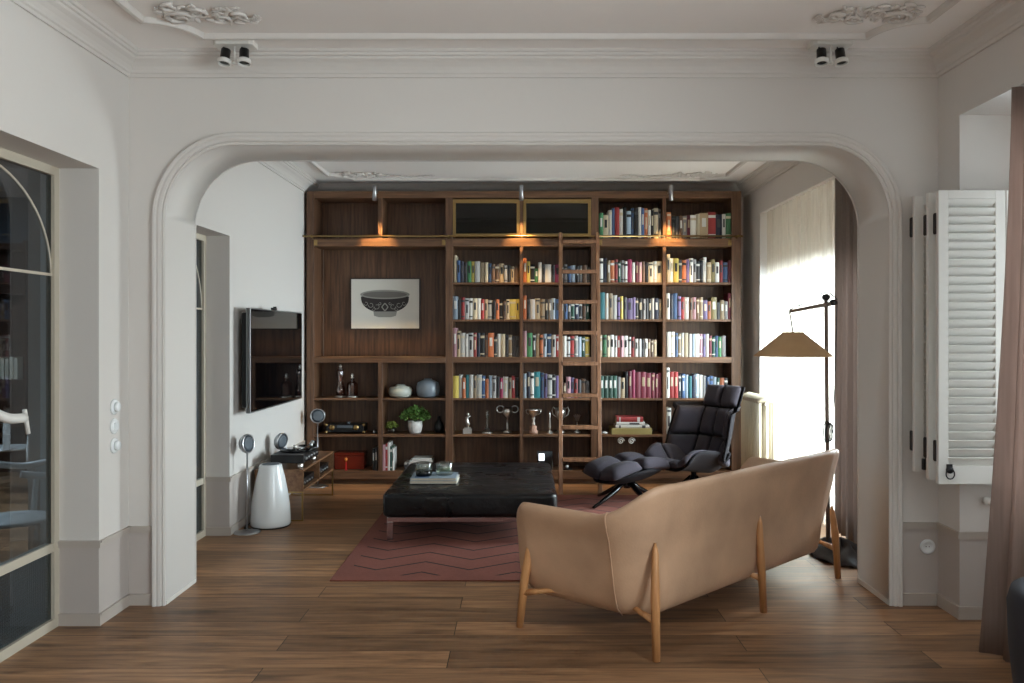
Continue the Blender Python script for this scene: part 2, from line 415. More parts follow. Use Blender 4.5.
# windows (frame + pane)
def window(name, y0, y1, z0, z1, n):
    b = MB(); t = 0.05
    b.box(XO + .02, XO + .08, y0, y1, z0, z0 + t); b.box(XO + .02, XO + .08, y0, y1, z1 - t, z1)
    for i in range(n + 1):
        yy = y0 + (y1 - y0 - t) * i / n
        b.box(XO + .02, XO + .08, yy, yy + t, z0 + t, z1 - t)
    f = struct(name, b, 'white_paint')
    g = MB(); g.box(XO + .045, XO + .052, y0 + t, y1 - t, z0 + t, z1 - t); g.build('pane', 'pane', f)
window('window_1', 5.6, 8.05, .30, 2.08, 3)
window('window_2', 2.75, 4.3, .80, 2.55, 2)
window('added_side_window', -1.0, 1.6, .80, 2.55, 3)  # last one is out of view, added to let side light in

# arch wall
AX0, AX1, AZ, AR = -2.04, 2.10, 2.632, 0.42
def arch_path(x0, x1, zt, rx, rz, n=14):
    p = [(x0, 0.0)]
    for i in range(n + 1):
        a = PI - PI / 2 * i / n
        p.append((x0 + rx + rx * math.cos(a), zt - rz + rz * math.sin(a)))
    for i in range(n + 1):
        a = PI / 2 - PI / 2 * i / n
        p.append((x1 - rx + rx * math.cos(a), zt - rz + rz * math.sin(a)))
    p.append((x1, 0.0)); return p
ap = arch_path(AX0, AX1, AZ, .40, .42)
mb = MB()
def arch_front(y):
    V = lambda x, z: mb.bm.verts.new((x, y, z))
    mb._f([V(XL, 0), V(AX0, 0), V(AX0, ZC), V(XL, ZC)]); mb._f([V(AX1, 0), V(XR, 0), V(XR, ZC), V(AX1, ZC)])
    for (xa, za), (xb, zb_) in zip(ap[1:-2], ap[2:-1]):
        mb._f([V(xa, za), V(xb, zb_), V(xb, ZC), V(xa, ZC)])
arch_front(YF); arch_front(YB)
mb.mi = 1
for (xa, za), (xb, zb_) in zip(ap, ap[1:]):
    mb._f([mb.bm.verts.new(q) for q in ((xa, YF, za), (xb, YF, zb_), (xb, YB, zb_), (xa, YB, za))], True)
bmesh.ops.remove_doubles(mb.bm, verts=mb.bm.verts, dist=1e-5)
aw = struct('wall_arch', mb, ['wall', 'arch_paint'])

def sweep(mb, path, prof, place, closed=False):
    """path: 2D points; prof: list of (offset along the left normal, height). place(u, v, h) -> 3D"""
    n = len(path); rings = []
    for i in range(n):
        p = Vector(path[i])
        a = Vector(path[i - 1]) if (i > 0 or closed) else None
        c = Vector(path[(i + 1) % n]) if (i < n - 1 or closed) else None
        t1 = (p - a).normalized() if a is not None else None
        t2 = (c - p).normalized() if c is not None else None
        if t1 is None: t1 = t2
        if t2 is None: t2 = t1
        n1 = Vector((-t1.y, t1.x)); n2 = Vector((-t2.y, t2.x))
        nn = (n1 + n2); nn = nn.normalized() if nn.length > 1e-6 else n1
        k = 1.0 / max(0.4, nn.dot(n1))
        rings.append([place(p.x + nn.x * o * k, p.y + nn.y * o * k, h) for o, h in prof])
    if closed:
        R = [[mb.bm.verts.new(q) for q in r] for r in rings]; m = len(prof)
        for i in range(n):
            A, B = R[i], R[(i + 1) % n]
            for k in range(m): mb._f([A[k], A[(k + 1) % m], B[(k + 1) % m], B[k]])
    else:
        mb.rings(rings, True, True, True, False)
# arch moulding (front, both sides of the wall)
prof = [(-.004, 0), (-.004, .012), (.006, .018), (.014, .014), (.018, .022), (.030, .026), (.042, .024), (.048, .030), (.060, .032), (.066, .026), (.066, 0)]
for nm, y, sg in (('trim_1', YF, -1), ('trim_2', YB, 1)):
    mb = MB(); sweep(mb, ap, prof, lambda u, v, h: (u, y + sg * h, v)); struct(nm, mb, 'plaster')

# cornices
def cornice(name, x0, x1, y0, y1):
    mb = MB()
    prof = [(0, -.135), (.012, -.135), (.014, -.118), (.022, -.112), (.024, -.100), (.034, -.082), (.052, -.062), (.072, -.048), (.076, -.036), (.088, -.032), (.090, -.018), (.100, -.014), (.107, 0), (0, 0)]
    path = [(x0, y0), (x1, y0), (x1, y1), (x0, y1)]
    sweep(mb, path, prof, lambda u, v, h: (u, v, ZC + h), closed=True)
    struct(name, mb, 'plaster')
cornice('trim_3', XL, XR, YREAR, YF)
cornice('trim_4', XL, XR, YB, YBACK)
# ceiling panel mouldings with notched corners
def notched(x0, x1, y0, y1, rx, ry):
    P = []
    def arc(cx, cy, a0, a1):
        for i in range(9):
            a = a0 + (a1 - a0) * i / 8
            P.append((cx + rx * math.cos(a), cy + ry * math.sin(a)))
    e = 0.018
    P.append((x0 + rx + e, y0)); 
    P.append((x1 - rx - e, y0)); arc(x1, y0, PI, PI / 2); P.append((x1, y0 + ry + e))
    P.append((x1, y1 - ry - e)); arc(x1, y1, -PI / 2, -PI); P.append((x1 - rx - e, y1))
    P.append((x0 + rx + e, y1)); arc(x0, y1, 0, -PI / 2); P.append((x0, y1 - ry - e))
    P.append((x0, y0 + ry + e)); arc(x0, y0, PI / 2, 0)
    return P
def panel_mould(name, *a):
    mb = MB(); prof = [(-.004, 0), (-.004, -.016), (.006, -.024), (.016, -.020), (.024, -.030), (.036, -.026), (.040, -.010), (.044, 0)]
    sweep(mb, notched(*a), prof, lambda u, v, h: (u, v, ZC + h), closed=True)
    struct(name, mb, 'plaster')
panel_mould('trim_5', -1.945, 2.08, -2.2, 4.405, .215, .235)
panel_mould('trim_6', -1.96, 2.07, 5.55, 8.44, .215, .235)
# corner ornaments: acanthus scrolls in low relief
def ornament(name, x, y, sx, seed, length=0.8, sy=-1):
    rnd = random.Random(seed); mb = MB(); z = ZC - .006
    def P(u, v, h=0): return (x + sx * u, y + sy * v, z - h)
    def scroll(u, v, r, turns, a0, dr, w=.011):
        pts = []; rad = []
        n = int(18 * turns)
        for i in range(n + 1):
            t = i / n; a = a0 + dr * t * turns * 2 * PI; q = r * (1 - .85 * t)
            pts.append(P(u + q * math.cos(a), v + q * math.sin(a), .008)); rad.append(w * (1 - .5 * t))
        mb.tube(pts, rad, 6)
    def leaf(u, v, a, l, w=.3):
        m = Matrix.Rotation(math.atan2(sy * math.sin(a), sx * math.cos(a)), 4, 'Z')
        mb.ball(Vector(P(u, v, .006)), l, 8, 5, (1, w, .28), m)
    scroll(.09, .07, .085, 1.4, 0.3, 1, .013); scroll(.20, .13, .06, 1.3, 2.0, -1); scroll(.30, .06, .055, 1.3, 3.5, 1)
    scroll(.10, .20, .05, 1.2, 1.0, 1); scroll(.40, .10, .04, 1.2, 2.5, -1)
    for i in range(70):
        leaf(rnd.uniform(.0, .42), rnd.uniform(.0, .22), rnd.uniform(0, PI), rnd.uniform(.012, .034), .4)
    pts = [P(.35 + (length - .35) * t, .05 + .025 * math.sin(t * 9), .006) for t in [i / 20 for i in range(21)]]
    mb.tube(pts, [.009 * (1 - .6 * i / 20) for i in range(21)], 6)
    for i in range(18):
        t = i / 18; u = .38 + (length - .38) * t; v = .05 + .025 * math.sin(t * 9)
        leaf(u, v + (.02 if i % 2 else -.02), .5 + (1.4 if i % 2 else -1.4), .026 * (1 - .4 * t))
    struct(name, mb, 'plaster')
ornament('trim_7', -1.81, 4.19, 1, 1, .50); ornament('trim_8', 1.97, 4.19, -1, 2, .50)
ornament('trim_9', -1.82, 8.30, 1, 3, .95); ornament('trim_10', 1.93, 8.30, -1, 4, .95)

# dado rails and baseboards
def rail(name, segs, z0, z1, d, mat):
    mb = MB()
    for (ax, x0, y0, x1, y1, nx, ny) in segs:
        for (a, c, dd) in ((z0, z1 - .006, d * .7), (z1 - .012, z1, d)):
            mb.box(min(x0, x1, x0 + nx * dd, x1 + nx * dd), max(x0, x1, x0 + nx * dd, x1 + nx * dd),
                   min(y0, y1, y0 + ny * dd, y1 + ny * dd), max(y0, y1, y0 + ny * dd, y1 + ny * dd), a, c)
    struct(name, mb, mat)
XJ = XL - .225
left_segs = [('y', XL, 4.36, XL, YF, 1, 0), ('x', XJ, 4.36, XL + .012, 4.36, 0, -1), ('x', XL, YF, -2.112, YF, 0, -1)]
left_far = [('x', XJ, 6.31, XL + .012, 6.31, 0, -1), ('y', XL, 6.31, XL, YC, 1, 0)]
right_segs = [('x', 2.17, YF, XR, YF, 0, -1), ('y', XR, 4.46, XR, YF, -1, 0), ('x', XR - .012, 4.46, XO, 4.46, 0, -1)]
rail('trim_11', left_segs, .415, .452, .016, 'dado_paint')
rail('trim_12', left_far, .415, .452, .016, 'dado_paint')
rail('trim_13', right_segs, .435, .475, .016, 'dado_paint')
rail('baseboard_left', left_segs, 0, .065, .014, 'dado_paint')
rail('baseboard_left_far', left_far, 0, .065, .014, 'dado_paint')
rail('baseboard_right', right_segs, 0, .07, .016, 'dado_paint')
mb = MB(); mb.box(AX0, AX0 + .006, YF + .005, YB, 0, .022); struct('baseboard_arch_left', mb, 'white_paint')
mb = MB(); mb.box(AX1 - .006, AX1, YF + .005, YB, 0, .03); struct('baseboard_arch_right', mb, 'white_paint')

# ------------------------------------------------------------------ glazed doors on the left
def glazed(name, x, y0, y1, zt, zmid, zlow, radius, arcy, n_leaf=1):
    fx0, fx1 = x - .045, x
    mb = MB(); t = .045
    mb.box(fx0, fx1, y1 - t, y1, 0, zt); mb.box(fx0, fx1, y0, y0 + t, 0, zt)
    mb.box(fx0, fx1, y0 + t, y1 - t, zt - t, zt); mb.box(fx0, fx1, y0 + t, y1 - t, 0, .05)
    mb.box(fx0, fx1 - .004, y0 + t, y1 - t, zlow, zlow + .045)
    f = struct(name, mb, 'frame_cream')
    mb = MB(); mb.box(x - .032, x - .012, y0 + t, y1 - t, zmid, zmid + .014); mb.build('glazing_bar', 'frame_cream', f)
    ys = y1 - t
    while ys - 2 * radius > y0 - .2:
        c = ys - radius
        pts = [(x - .022, c + radius * math.cos(a), zmid + .012 + (zt - t - zmid - .02) * math.sin(a)) for a in [PI * i / 28 for i in range(29)]]
        pts = [p for p in pts if p[1] > y0 + t]
        if len(pts) > 2:
            mb = MB(); mb.tube(pts, .008, 6); mb.build('arched_bar', 'frame_cream', f)
        ys = c - radius
    mb = MB(); mb.box(x - .026, x - .018, y0 + t, y1 - t, zlow + .045, zt - t); mb.build('glass_pane', 'pane_dim', f)
    mb = MB(); mb.box(x - .026, x - .018, y0 + t, y1 - t, .05, zlow); mb.build('glass_pane', 'pane_dim', f)
    # woven wire mesh in the lower panel
    mb = MB(); st = .016
    k = int((y1 - y0 - 2 * t) / st)
    for i in range(1, k): mb.box(x - .036, x - .032, y0 + t + i * st - .0026, y0 + t + i * st + .0026, .05, zlow)
    for i in range(1, int((zlow - .05) / st)): mb.box(x - .040, x - .036, y0 + t, y1 - t, .05 + i * st - .0026, .05 + i * st + .0026)
    mb.build('wire_mesh', 'white_paint', f)
    return f
d1 = glazed('door_1', -2.46, 1.6, 4.36, 2.43, 1.855, .405, .62, 3.7)
d2 = glazed('door_2', -2.43, 5.30, 6.31, 2.305, 1.735, .405, .48, 5.8)

# ------------------------------------------------------------------ adjoining room beyond the glass
mb = MB(); mb.box(-7.0, XL - W - .01, 9.6, 9.7, 0, ZC); mb.box(-7.1, -7.0, YREAR, 9.7, 0, ZC); mb.box(-7.0, XL - W, YREAR - .1, YREAR, 0, ZC)
struct('wall_adjoining', mb, 'adj_wall')
mb = MB(); mb.box(-3.24, -3.16, 5.38, 5.5, 0, ZC); struct('trim_14', mb, 'white_paint')
bc = thing('tall_bookcase', 'dark brown bookcase seen dimly through the glazed door at left', 'bookcase', (-6.1, 9.35, 0))
mb = MB()
for z in (0, .5, 1.0, 1.5, 2.0, 2.5): mb.box(-.50, .50, -.15, .15, z, z + .04)
mb.box(-.52, -.50, -.15, .15, 0, 2.6); mb.box(.50, .53, -.15, .15, 0, 2.6); mb.box(-.50, .50, .14, .15, 0, 2.6)
mb.build('carcass', 'adj_bookcase', bc)
mb = MB()
for i in range(5): mb.box(0, .04, -.1, .1, 0, .25 - .01 * (i % 3), Matrix.Translation((-5.92 + i * .05, 9.33, 1.04)))
tag(mb.build('white_volumes', 'paper'), 'row of pale books on a shelf behind the glazed door', 'books', kind='stuff')

def white_chair(x, y, rz, label):
    t = thing('white_chair', label, 'chair', (x, y, 0), rz, 'white chairs in the adjoining room')
    mb = MB(); mb.lathe([(.02, .44), (.2, .44), (.215, .45), (.2, .465), (.02, .47)], seg=20); mb.build('seat', 'white_plastic', t)
    for sx in (-1, 1):
        mb = MB(); mb.tube([(sx * .19, -.19, 0), (sx * .17, -.17, .45), (sx * .20, -.2, .74)], [.014, .018, .015], 8); mb.build('leg', 'white_plastic', t)
        mb = MB(); mb.tube([(sx * .19, .19, 0), (sx * .17, .15, .45)], [.013, .018], 8); mb.build('leg', 'white_plastic', t)
    pts = [(.28 * math.sin(a), -.24 * math.cos(a) , .75 + .02 * math.cos(a * 3)) for a in [(-1.7 + 3.4 * i / 20) for i in range(21)]]
    mb = MB(); mb.tube(pts, .02, 8); mb.build('top_rail', 'white_plastic', t)
    mb = MB(); mb.box(-.03, .03, -.235, -.215, .46, .74); mb.build('back_splat', 'white_plastic', t)
white_chair(-3.02, 4.85, 2.4, 'white chair with curved top rail close behind the glazed door')
white_chair(-4.95, 7.9, .5, 'smaller looking white chair farther back in adjoining room')
# pull handle on the glass door: curved white lever
mb = MB()
hp = [(-2.43, 3.60 + .40 * t, 1.215 - .075 / (1 + math.exp(-(t - .5) * 9))) for t in [i / 14 for i in range(15)]]
mb.tube(hp, .024, 10); mb.tube([(-2.43, 4.005, 1.18), (-2.43, 4.035, 1.06)], .011, 8)
mb.tube([(-2.43, 3.65, 1.21), (-2.46, 3.65, 1.21)], .012, 8)
hd = mb.build('door_handle', 'white_plastic', d1); hd['label'] = 'white curved pull handle'

# ------------------------------------------------------------------ switches and socket
for i, (z, lab) in enumerate(((1.148, 'round white wall switch, topmost of three beside the glazed door'), (1.042, 'round white rocker switch, middle one of the three on left wall'), (.935, 'round white wall switch, lowest of three beside the glazed door'))):
    t = thing('light_switch', lab, 'light switch', (XL, 4.52, z), 0, 'switches on the left wall')
    m = Matrix.Rotation(PI / 2, 4, 'Y')
    mb = MB(); mb.lathe([(.043, 0), (.043, .006), (.036, .012), (.001, .012)], m=m); mb.build('cover_plate', 'white_gloss', t)
    mb = MB()
    if i == 1: mb.box(.012, .018, -.018, .018, -.02, .02)
    else: mb.lathe([(.026, .012), (.026, .026), (.022, .030), (.001, .030)], m=m)
    mb.build('knob', 'white_gloss', t)
t = thing('wall_socket', 'round white power socket low on the wall right of the arch', 'socket', (2.318, YF, .335))
m = Matrix.Rotation(PI / 2, 4, 'X')
mb = MB(); mb.lathe([(.043, 0), (.043, .008), (.038, .012), (.026, .012), (.025, .004), (.001, .004)], m=m); mb.build('cover_plate', 'white_gloss', t)
mb = MB()
for sx in (-1, 1): mb.lathe([(.003, .004), (.003, .0055)], (sx * .009, 0, 0), 8, m)
mb.build('pin_hole', 'black', t)

# ------------------------------------------------------------------ ceiling spotlights
def ceiling_spot(x, lab):
    t = thing('ceiling_spotlight', lab, 'spotlight', (x, 4.49, ZC), 0, 'twin ceiling spotlights')
    mb = MB(); sh = [(-.108, -.045), (-.09, -.062), (.09, -.062), (.108, -.045), (.108, .045), (.09, .06), (-.09, .06), (-.108, .045)]
    mb.rings([[(a, c, -.032) for a, c in sh], [(a, c, 0) for a, c in sh]], smooth=False); mb.build('mounting_plate', 'white_plastic', t, bevel=.002)
    mb = MB(); mb.cyl(0, -.02, -.12, -.032, .005, 8); mb.cyl(0, -.02, -.13, -.118, .014, 12); mb.build('centre_rod', 'white_plastic', t)
    for sx in (-1, 1):
        m = Matrix.Rotation(-.22, 4, 'X') @ Matrix.Rotation(-sx * .05, 4, 'Y')
        h = MB(); h.lathe([(.025, 0), (.026, -.05), (.029, -.055), (.029, -.062)], (sx * .05, -.01, -.048), 18, m)
        h.tube([(sx * .05 - .012, -.01, -.032), (sx * .05 - .016, -.02, -.045), (sx * .05, -.015, -.055)], .004, 6)
        o = h.build('spot_head', 'black', t)
        r = MB(); r.lathe([(.030, -.060), (.036, -.063), (.037, -.082), (.031, -.086), (.029, -.070)], (sx * .05, -.01, -.048), 20, m, cap0=False, cap1=False); r.build('spot_rim', 'white_plastic', o, solid=.002)
        r = MB(); r.lathe([(.029, -.072), (.02, -.066), (.001, -.064)], (sx * .05, -.01, -.048), 18, m, cap0=True); r.build('spot_lens', 'black_gloss', o)
ceiling_spot(-1.567, 'white twin spotlight with black heads on ceiling at left')
ceiling_spot(1.685, 'white twin spotlight with black heads on ceiling at right')

# ------------------------------------------------------------------ bookcase
S = 97.0
def bx(px): return (px - 522) / S
def bz(py): return 1.55 + (334 - py) / S
bc = thing('bookcase', 'built-in wall of walnut shelving with cabinets and book bays', 'bookcase', (0, 0, 0))
Y0 = YC; Y1 = YBACK - .005
ZT = bz(191.2); ZBOT = bz(479)
def part(name, mat, *boxes, bevel=.0015, parent=None):
    mb = MB()
    for q in boxes: mb.box(*q)
    return mb.build(name, mat, parent or bc, bevel=bevel, seg=1)
part('side_panel', 'walnut', (bx(306.7), bx(314), Y0, Y1, 0.0, ZT))
part('side_panel', 'walnut', (bx(731.5), bx(741), Y0, Y1, 0.0, ZT))
for a, c in ((445.5, 452.7), (591.2, 598.6)):
    part('upright', 'walnut', (bx(a), bx(c), Y0, Y1 - .012, .055, bz(198)))
part('back_panel', 'walnut', (bx(314), bx(731.5), Y1 - .012, Y1, .055, bz(198)))
part('top_rail', 'walnut_h', (bx(314), bx(731.5), Y0, Y1, bz(198), ZT))
part('plinth', 'walnut_h', (bx(314), bx(731.5), Y0 + .06, Y1, 0, .055))
bays = [(314, 445.5, 380.2, 4.2), (452.7, 591.2, 521.4, 3.4), (598.6, 731.5, 664.4, 3.4)]
for bi, (a, c, mid, w) in enumerate(bays):
    X0, X1 = bx(a), bx(c)
    part('shelf', 'walnut_h', (X0, X1, Y0, Y1 - .012, bz(246.4), bz(238.5)))
    part('shelf', 'walnut_h', (X0, X1, Y0, Y1 - .012, bz(362.7), bz(357)))
    part('shelf', 'walnut_h', (X0, X1, Y0, Y1 - .012, ZBOT, bz(471)))
    m0, m1 = bx(mid - w / 2), bx(mid + w / 2)
    part('divider', 'walnut', (m0, m1, Y0 + .004, Y1 - .012, bz(238.5), bz(198)))
    part('divider', 'walnut', (m0, m1, Y0 + .004, Y1 - .012, bz(471), bz(362.7)))
    lows = [(398.2, 400.4), (434.6, 437.0)]
    ups = [(282.3, 284.5), (319.3, 321.5)]
    if bi: part('divider', 'walnut', (m0, m1, Y0 + .004, Y1 - .012, bz(357), bz(246.4)))
    for (p0, p1) in lows + (ups if bi else []):
        for (u0, u1) in ((X0, m0), (m1, X1)):
            part('shelf', 'walnut_h', (u0, u1, Y0 + .008, Y1 - .012, bz(p1), bz(p0)))
# recessed panel surround in the picture bay
part('panel_moulding', 'walnut', (bx(314), bx(314) + .02, Y1 - .05, Y1 - .012, bz(357), bz(246.4)))
part('panel_moulding', 'walnut', (bx(445.5) - .02, bx(445.5), Y1 - .05, Y1 - .012, bz(357), bz(246.4)))
# brass framed cabinet doors
for (a, c) in ((452.9, 519.6), (523.3, 591.0)):
    z0, z1 = bz(235.8), bz(199.2); x0, x1 = bx(a), bx(c); f = .038
    d = part('cabinet_door', 'brass', (x0, x1, Y0 + .0, Y0 + .02, z0, z0 + f * .6), (x0, x1, Y0, Y0 + .02, z1 - f * 1.1, z1), (x0, x0 + f * .8, Y0, Y0 + .02, z0 + f * .6, z1 - f * 1.1), (x1 - f * .8, x1, Y0, Y0 + .02, z0 + f * .6, z1 - f * 1.1))
    d['label'] = 'brass framed smoked glass cabinet door'
    g = MB(); g.box(x0 + f * .8, x1 - f * .8, Y0 + .008, Y0 + .013, z0 + f * .6, z1 - f * 1.1); g.build('glass_pane', 'cab_glass', d)
# brass ladder rail on brackets
mb = MB(); zr = bz(236.9)
mb.tube([(bx(304.5), Y0 - .06, zr), (bx(741), Y0 - .06, zr)], .010, 12); rl = mb.build('ladder_rail', 'brass', bc)
for px in (313, 449, 594.8, 736.5):
    mb = MB(); mb.tube([(bx(px), Y0 - .06, zr), (bx(px), Y0 + .002, zr - .02)], .007, 8); mb.cyl(bx(px), Y0 - .06, zr - .012, zr + .012, .012, 10); mb.build('rail_bracket', 'brass', bc)
for (a, c) in ((314, 445.5), (598.6, 731.5)):
    for px in (a + 1.8, c - 1.8):
        mb = MB(); mb.box(bx(px) - .018, bx(px) + .018, Y0 - .008, Y0, bz(245.4), bz(240)); mb.box(bx(px) - .009, bx(px) + .009, Y0 - .016, Y0 - .008, bz(244), bz(241.2)); mb.build('brass_catch', 'brass', bc, bevel=.002)

# picture lights
for px, lab in ((374.6, 'small steel picture light above left empty shelves'), (521.3, 'small steel picture light between the two brass cabinet doors'), (671.0, 'small steel picture light above right top book bay')):
    x = (px - 522) / 99.0; yl = Y0 - .17
    t = thing('picture_light', lab, 'picture light', (x, yl, 0), 0, 'picture lights over the bookcase')
    mb = MB(); mb.tube([(0, .17, ZT - .02), (0, .06, ZT + .015), (0, .0, ZT + .02)], .006, 8); mb.build('arm', 'steel', t)
    mb = MB(); mb.lathe([(.005, ZT + .03), (.018, ZT + .028), (.020, ZT - .0), (.023, ZT - .125), (.019, ZT - .125), (.017, ZT - .10), (.001, ZT - .10)], seg=18); mb.build('lamp_barrel', 'steel', t)
    mb = MB(); mb.cyl(0, 0, ZT - .112, ZT - .105, .015, 14); mb.build('bulb', emis('picture_light_bulb', (255, 196, 120), 12.0), t)
    ld = bpy.data.lights.new('picture_light_beam', 'SPOT'); ld.energy = 80.0; ld.color = (1.0, 0.62, 0.24); ld.spot_size = math.radians(58); ld.spot_blend = 0.8; ld.shadow_soft_size = .015
    lo = bpy.data.objects.new('picture_light_beam', ld); COL.objects.link(lo); lo.location = (x, yl, ZT - .13)
    lo.rotation_euler = (math.radians(14), 0, 0)

# ladder
t = thing('library_ladder', 'leaning walnut library ladder hooked on the brass rail', 'ladder', (0, 0, 0))
def ly(z): return 7.90 + (Y0 - .095 - 7.90) * z / 2.56
def lx(side, z): return (.372 + (.392 - .372) * z / 2.56) if side < 0 else (.752 + (.766 - .752) * z / 2.56)
for sd in (-1, 1):
    mb = MB(); w = .019; d = .035
    r = []
    for z in (0.0, 2.58):
        x, y = lx(sd, z), ly(z)
        r.append([(x - w, y - d, z), (x + w, y - d, z), (x + w, y + d, z), (x - w, y + d, z)])
    mb.rings(r, smooth=False); st = mb.build('stile', 'ladder_wood', t, bevel=.003)
    mb = MB(); x = lx(sd, 2.56); mb.tube([(x, ly(2.5) + .01, 2.50), (x, ly(2.56) - .01, 2.585), (x, Y0 - .06, 2.575), (x, Y0 - .045, 2.545)], .006, 8); mb.build('rail_hook', 'brass', st)
for i in range(8):
    z = 2.486 - .3075 * i
    y = ly(z); mb = MB(); mb.box(lx(-1, z) + .018, lx(1, z) - .018, y - .045, y + .03, z - .018, z + .018); mb.build('rung', 'ladder_wood', t, bevel=.003)

# framed bowl print
PX0, PX1 = 351.2, 419.3
yp = Y1 - .012 - .030
sp_ = 820 / yp
def qx(px): return (px - 522) / sp_
def qz(py): return 1.55 + (334 - py) / sp_
t = thing('framed_print', 'framed print of a dark patterned bowl on white ground', 'picture', (0, 0, 0))
mb = MB(); fx0, fx1, fz0, fz1 = qx(350.2), qx(420.4), qz(329.6), qz(278.0); f = .012
for q in ((fx0, fx1, fz0, fz0 + f), (fx0, fx1, fz1 - f, fz1), (fx0, fx0 + f, fz0 + f, fz1 - f), (fx1 - f, fx1, fz0 + f, fz1 - f)):
    mb.box(q[0], q[1], yp - .012, yp + .03, q[2], q[3])
mb.build('frame', 'frame_dark', t)
mb = MB(); mb.box(fx0 + f, fx1 - f, yp - .002, yp + .004, fz0 + f, fz1 - f); pr = mb.build('print_sheet', 'print', t)
def flat(pts, name, mat, yy):
    mb = MB(); mb.rings([[(x, yy, z) for x, z in pts], [(x, yy - .0008, z) for x, z in pts]], smooth=False); return mb.build(name, mat, pr)
def el(cx, cy, rx, ry, a0=0, a1=2 * PI, n=32): return [(qx(cx + rx * math.cos(a0 + (a1 - a0) * i / n)), qz(cy - ry * math.sin(a0 + (a1 - a0) * i / n))) for i in range(n)]
cx = 385.0
body = [(cx + 24 * math.cos(PI * i / 24), 296.5 + 16.5 * math.sin(PI * i / 24) ** .8) for i in range(25)]
flat([(qx(x), qz(y)) for x, y in body], 'printed_bowl', 'ink', yp - .003)
flat([(qx(a), qz(c)) for a, c in ((373.5, 311.5), (397, 311.5), (396, 315.8), (391, 317.2), (379, 317.2), (374, 315.8))], 'printed_foot', 'ink_grey', yp - .0042)
flat([(qx(cx + 24.7 * math.cos(a)), qz(294.5 - 4.6 * math.sin(a))) for a in [2 * PI * i / 40 for i in range(40)]], 'printed_rim', 'ink_grey', yp - .0042)
flat([(qx(cx + 22 * math.cos(a)), qz(294.6 - 3.1 * math.sin(a))) for a in [2 * PI * i / 40 for i in range(40)]], 'printed_interior', 'ink_mid', yp - .0052)
mb = MB()   # white scrolls and diamond of the glaze pattern
def stroke(pts, w):
    for (x0, y0_), (x1, y1_) in zip(pts, pts[1:]):
        a = Vector((qx(x0), 0, qz(y0_))); c = Vector((qx(x1), 0, qz(y1_))); d = (c - a); l = max(1e-6, d.length); n_ = Vector((-d.z, 0, d.x)) / l * w
        mb.rings([[(a + n_).x and (a + n_) + Vector((0, yp - .0048, 0)), (a - n_) + Vector((0, yp - .0048, 0)), (c - n_) + Vector((0, yp - .0048, 0)), (c + n_) + Vector((0, yp - .0048, 0))],
                  [(a + n_) + Vector((0, yp - .0054, 0)), (a - n_) + Vector((0, yp - .0054, 0)), (c - n_) + Vector((0, yp - .0054, 0)), (c + n_) + Vector((0, yp - .0054, 0))]], smooth=False)
stroke([(385, 303.2), (388.2, 307), (385, 311), (381.8, 307), (385, 303.2)], .0055)
for sx in (-1, 1):
    for k, (u, v, r) in enumerate(((8, 306.5, 3.0), (14, 305, 2.8), (11, 309, 1.8), (19, 303.5, 2.2), (5, 303.5, 1.5))):
        stroke([(cx + sx * (u + r * math.cos(a) * (1 - a / 12)), v + r * math.sin(a) * (1 - a / 12)) for a in [i * .6 for i in range(10)]], .0026)
mb.build('printed_glaze_pattern', 'ink_grey', pr)

# ------------------------------------------------------------------ books
CN = {'w': ('white', (216, 214, 208)), 'c': ('cream', (206, 190, 158)), 'b': ('blue', (58, 92, 142)), 'n': ('navy', (34, 40, 66)), 'l': ('pale blue', (156, 176, 196)),
      't': ('teal', (40, 128, 138)), 'g': ('green', (60, 128, 78)), 'd': ('black', (26, 25, 28)), 'k': ('charcoal', (62, 62, 66)), 'r': ('red', (170, 44, 44)),
      'm': ('maroon', (112, 26, 46)), 'p': ('pink', (196, 142, 152)), 'o': ('orange', (196, 104, 58)), 'y': ('yellow', (204, 180, 76)), 'v': ('violet', (116, 98, 152)),
      'e': ('grey', (136, 134, 134)), 's': ('brown', (108, 78, 58)), 'z': ('beige', (170, 146, 112)), 'i': ('silver grey', (180, 180, 180)),
      'f': ('magenta', (168, 38, 84)), 'x': ('dark green', (32, 76, 62)), 'a': ('olive', (150, 134, 84))}
bmats = {k: [plain('book_' + v[0].replace(' ', '_') + '_' + str(j), tuple(min(255, max(4, (c * .84 + sum(v[1]) / 3 * .16) * q * .94)) for c in v[1]), .55) for j, q in enumerate((.86, 1.0, 1.1))] for k, v in CN.items()}
def make_book(w, h, d, colr, rnd):
    """standing book, spine towards -Y, origin at bottom centre front"""
    mb = MB(); c = .0022
    mb.mi = 0
    n = 5; r0 = []; 
    prof = [(-w / 2, .006)] + [(-w / 2 + w * i / n, .006 - .006 * math.sin(PI * i / n)) for i in range(1, n)] + [(w / 2, .006), (w / 2, .010), (-w / 2, .010)]
    mb.rings([[(x, y, 0) for x, y in prof], [(x, y, h) for x, y in prof]], smooth=False)
    mb.box(-w / 2, -w / 2 + c, .010, d, 0, h); mb.box(w / 2 - c, w / 2, .010, d, 0, h)
    mb.mi = 1; mb.box(-w / 2 + c, w / 2 - c, .010, d - .004, .003, h - .004)
    kind = rnd.random(); mb.mi = 2; e = .0006
    def band(z0, z1, inset=.12):
        x0 = w * (.5 - inset)
        p = [(-x0, .0025 - e - .001), (-x0 * .4, -e), (x0 * .4, -e), (x0, .0025 - e - .001), (x0, .004), (-x0, .004)]
        mb.rings([[(x, y, z0) for x, y in p], [(x, y, z1) for x, y in p]], smooth=False)
    if kind < .45: band(h * .45, h * .8, .25)
    elif kind < .7: band(h * .78, h * .88, .02); band(h * .1, h * .15, .02)
    elif kind < .85: band(h * .3, h * .7, .3); band(h * .85, h * .93, .1)
    return mb
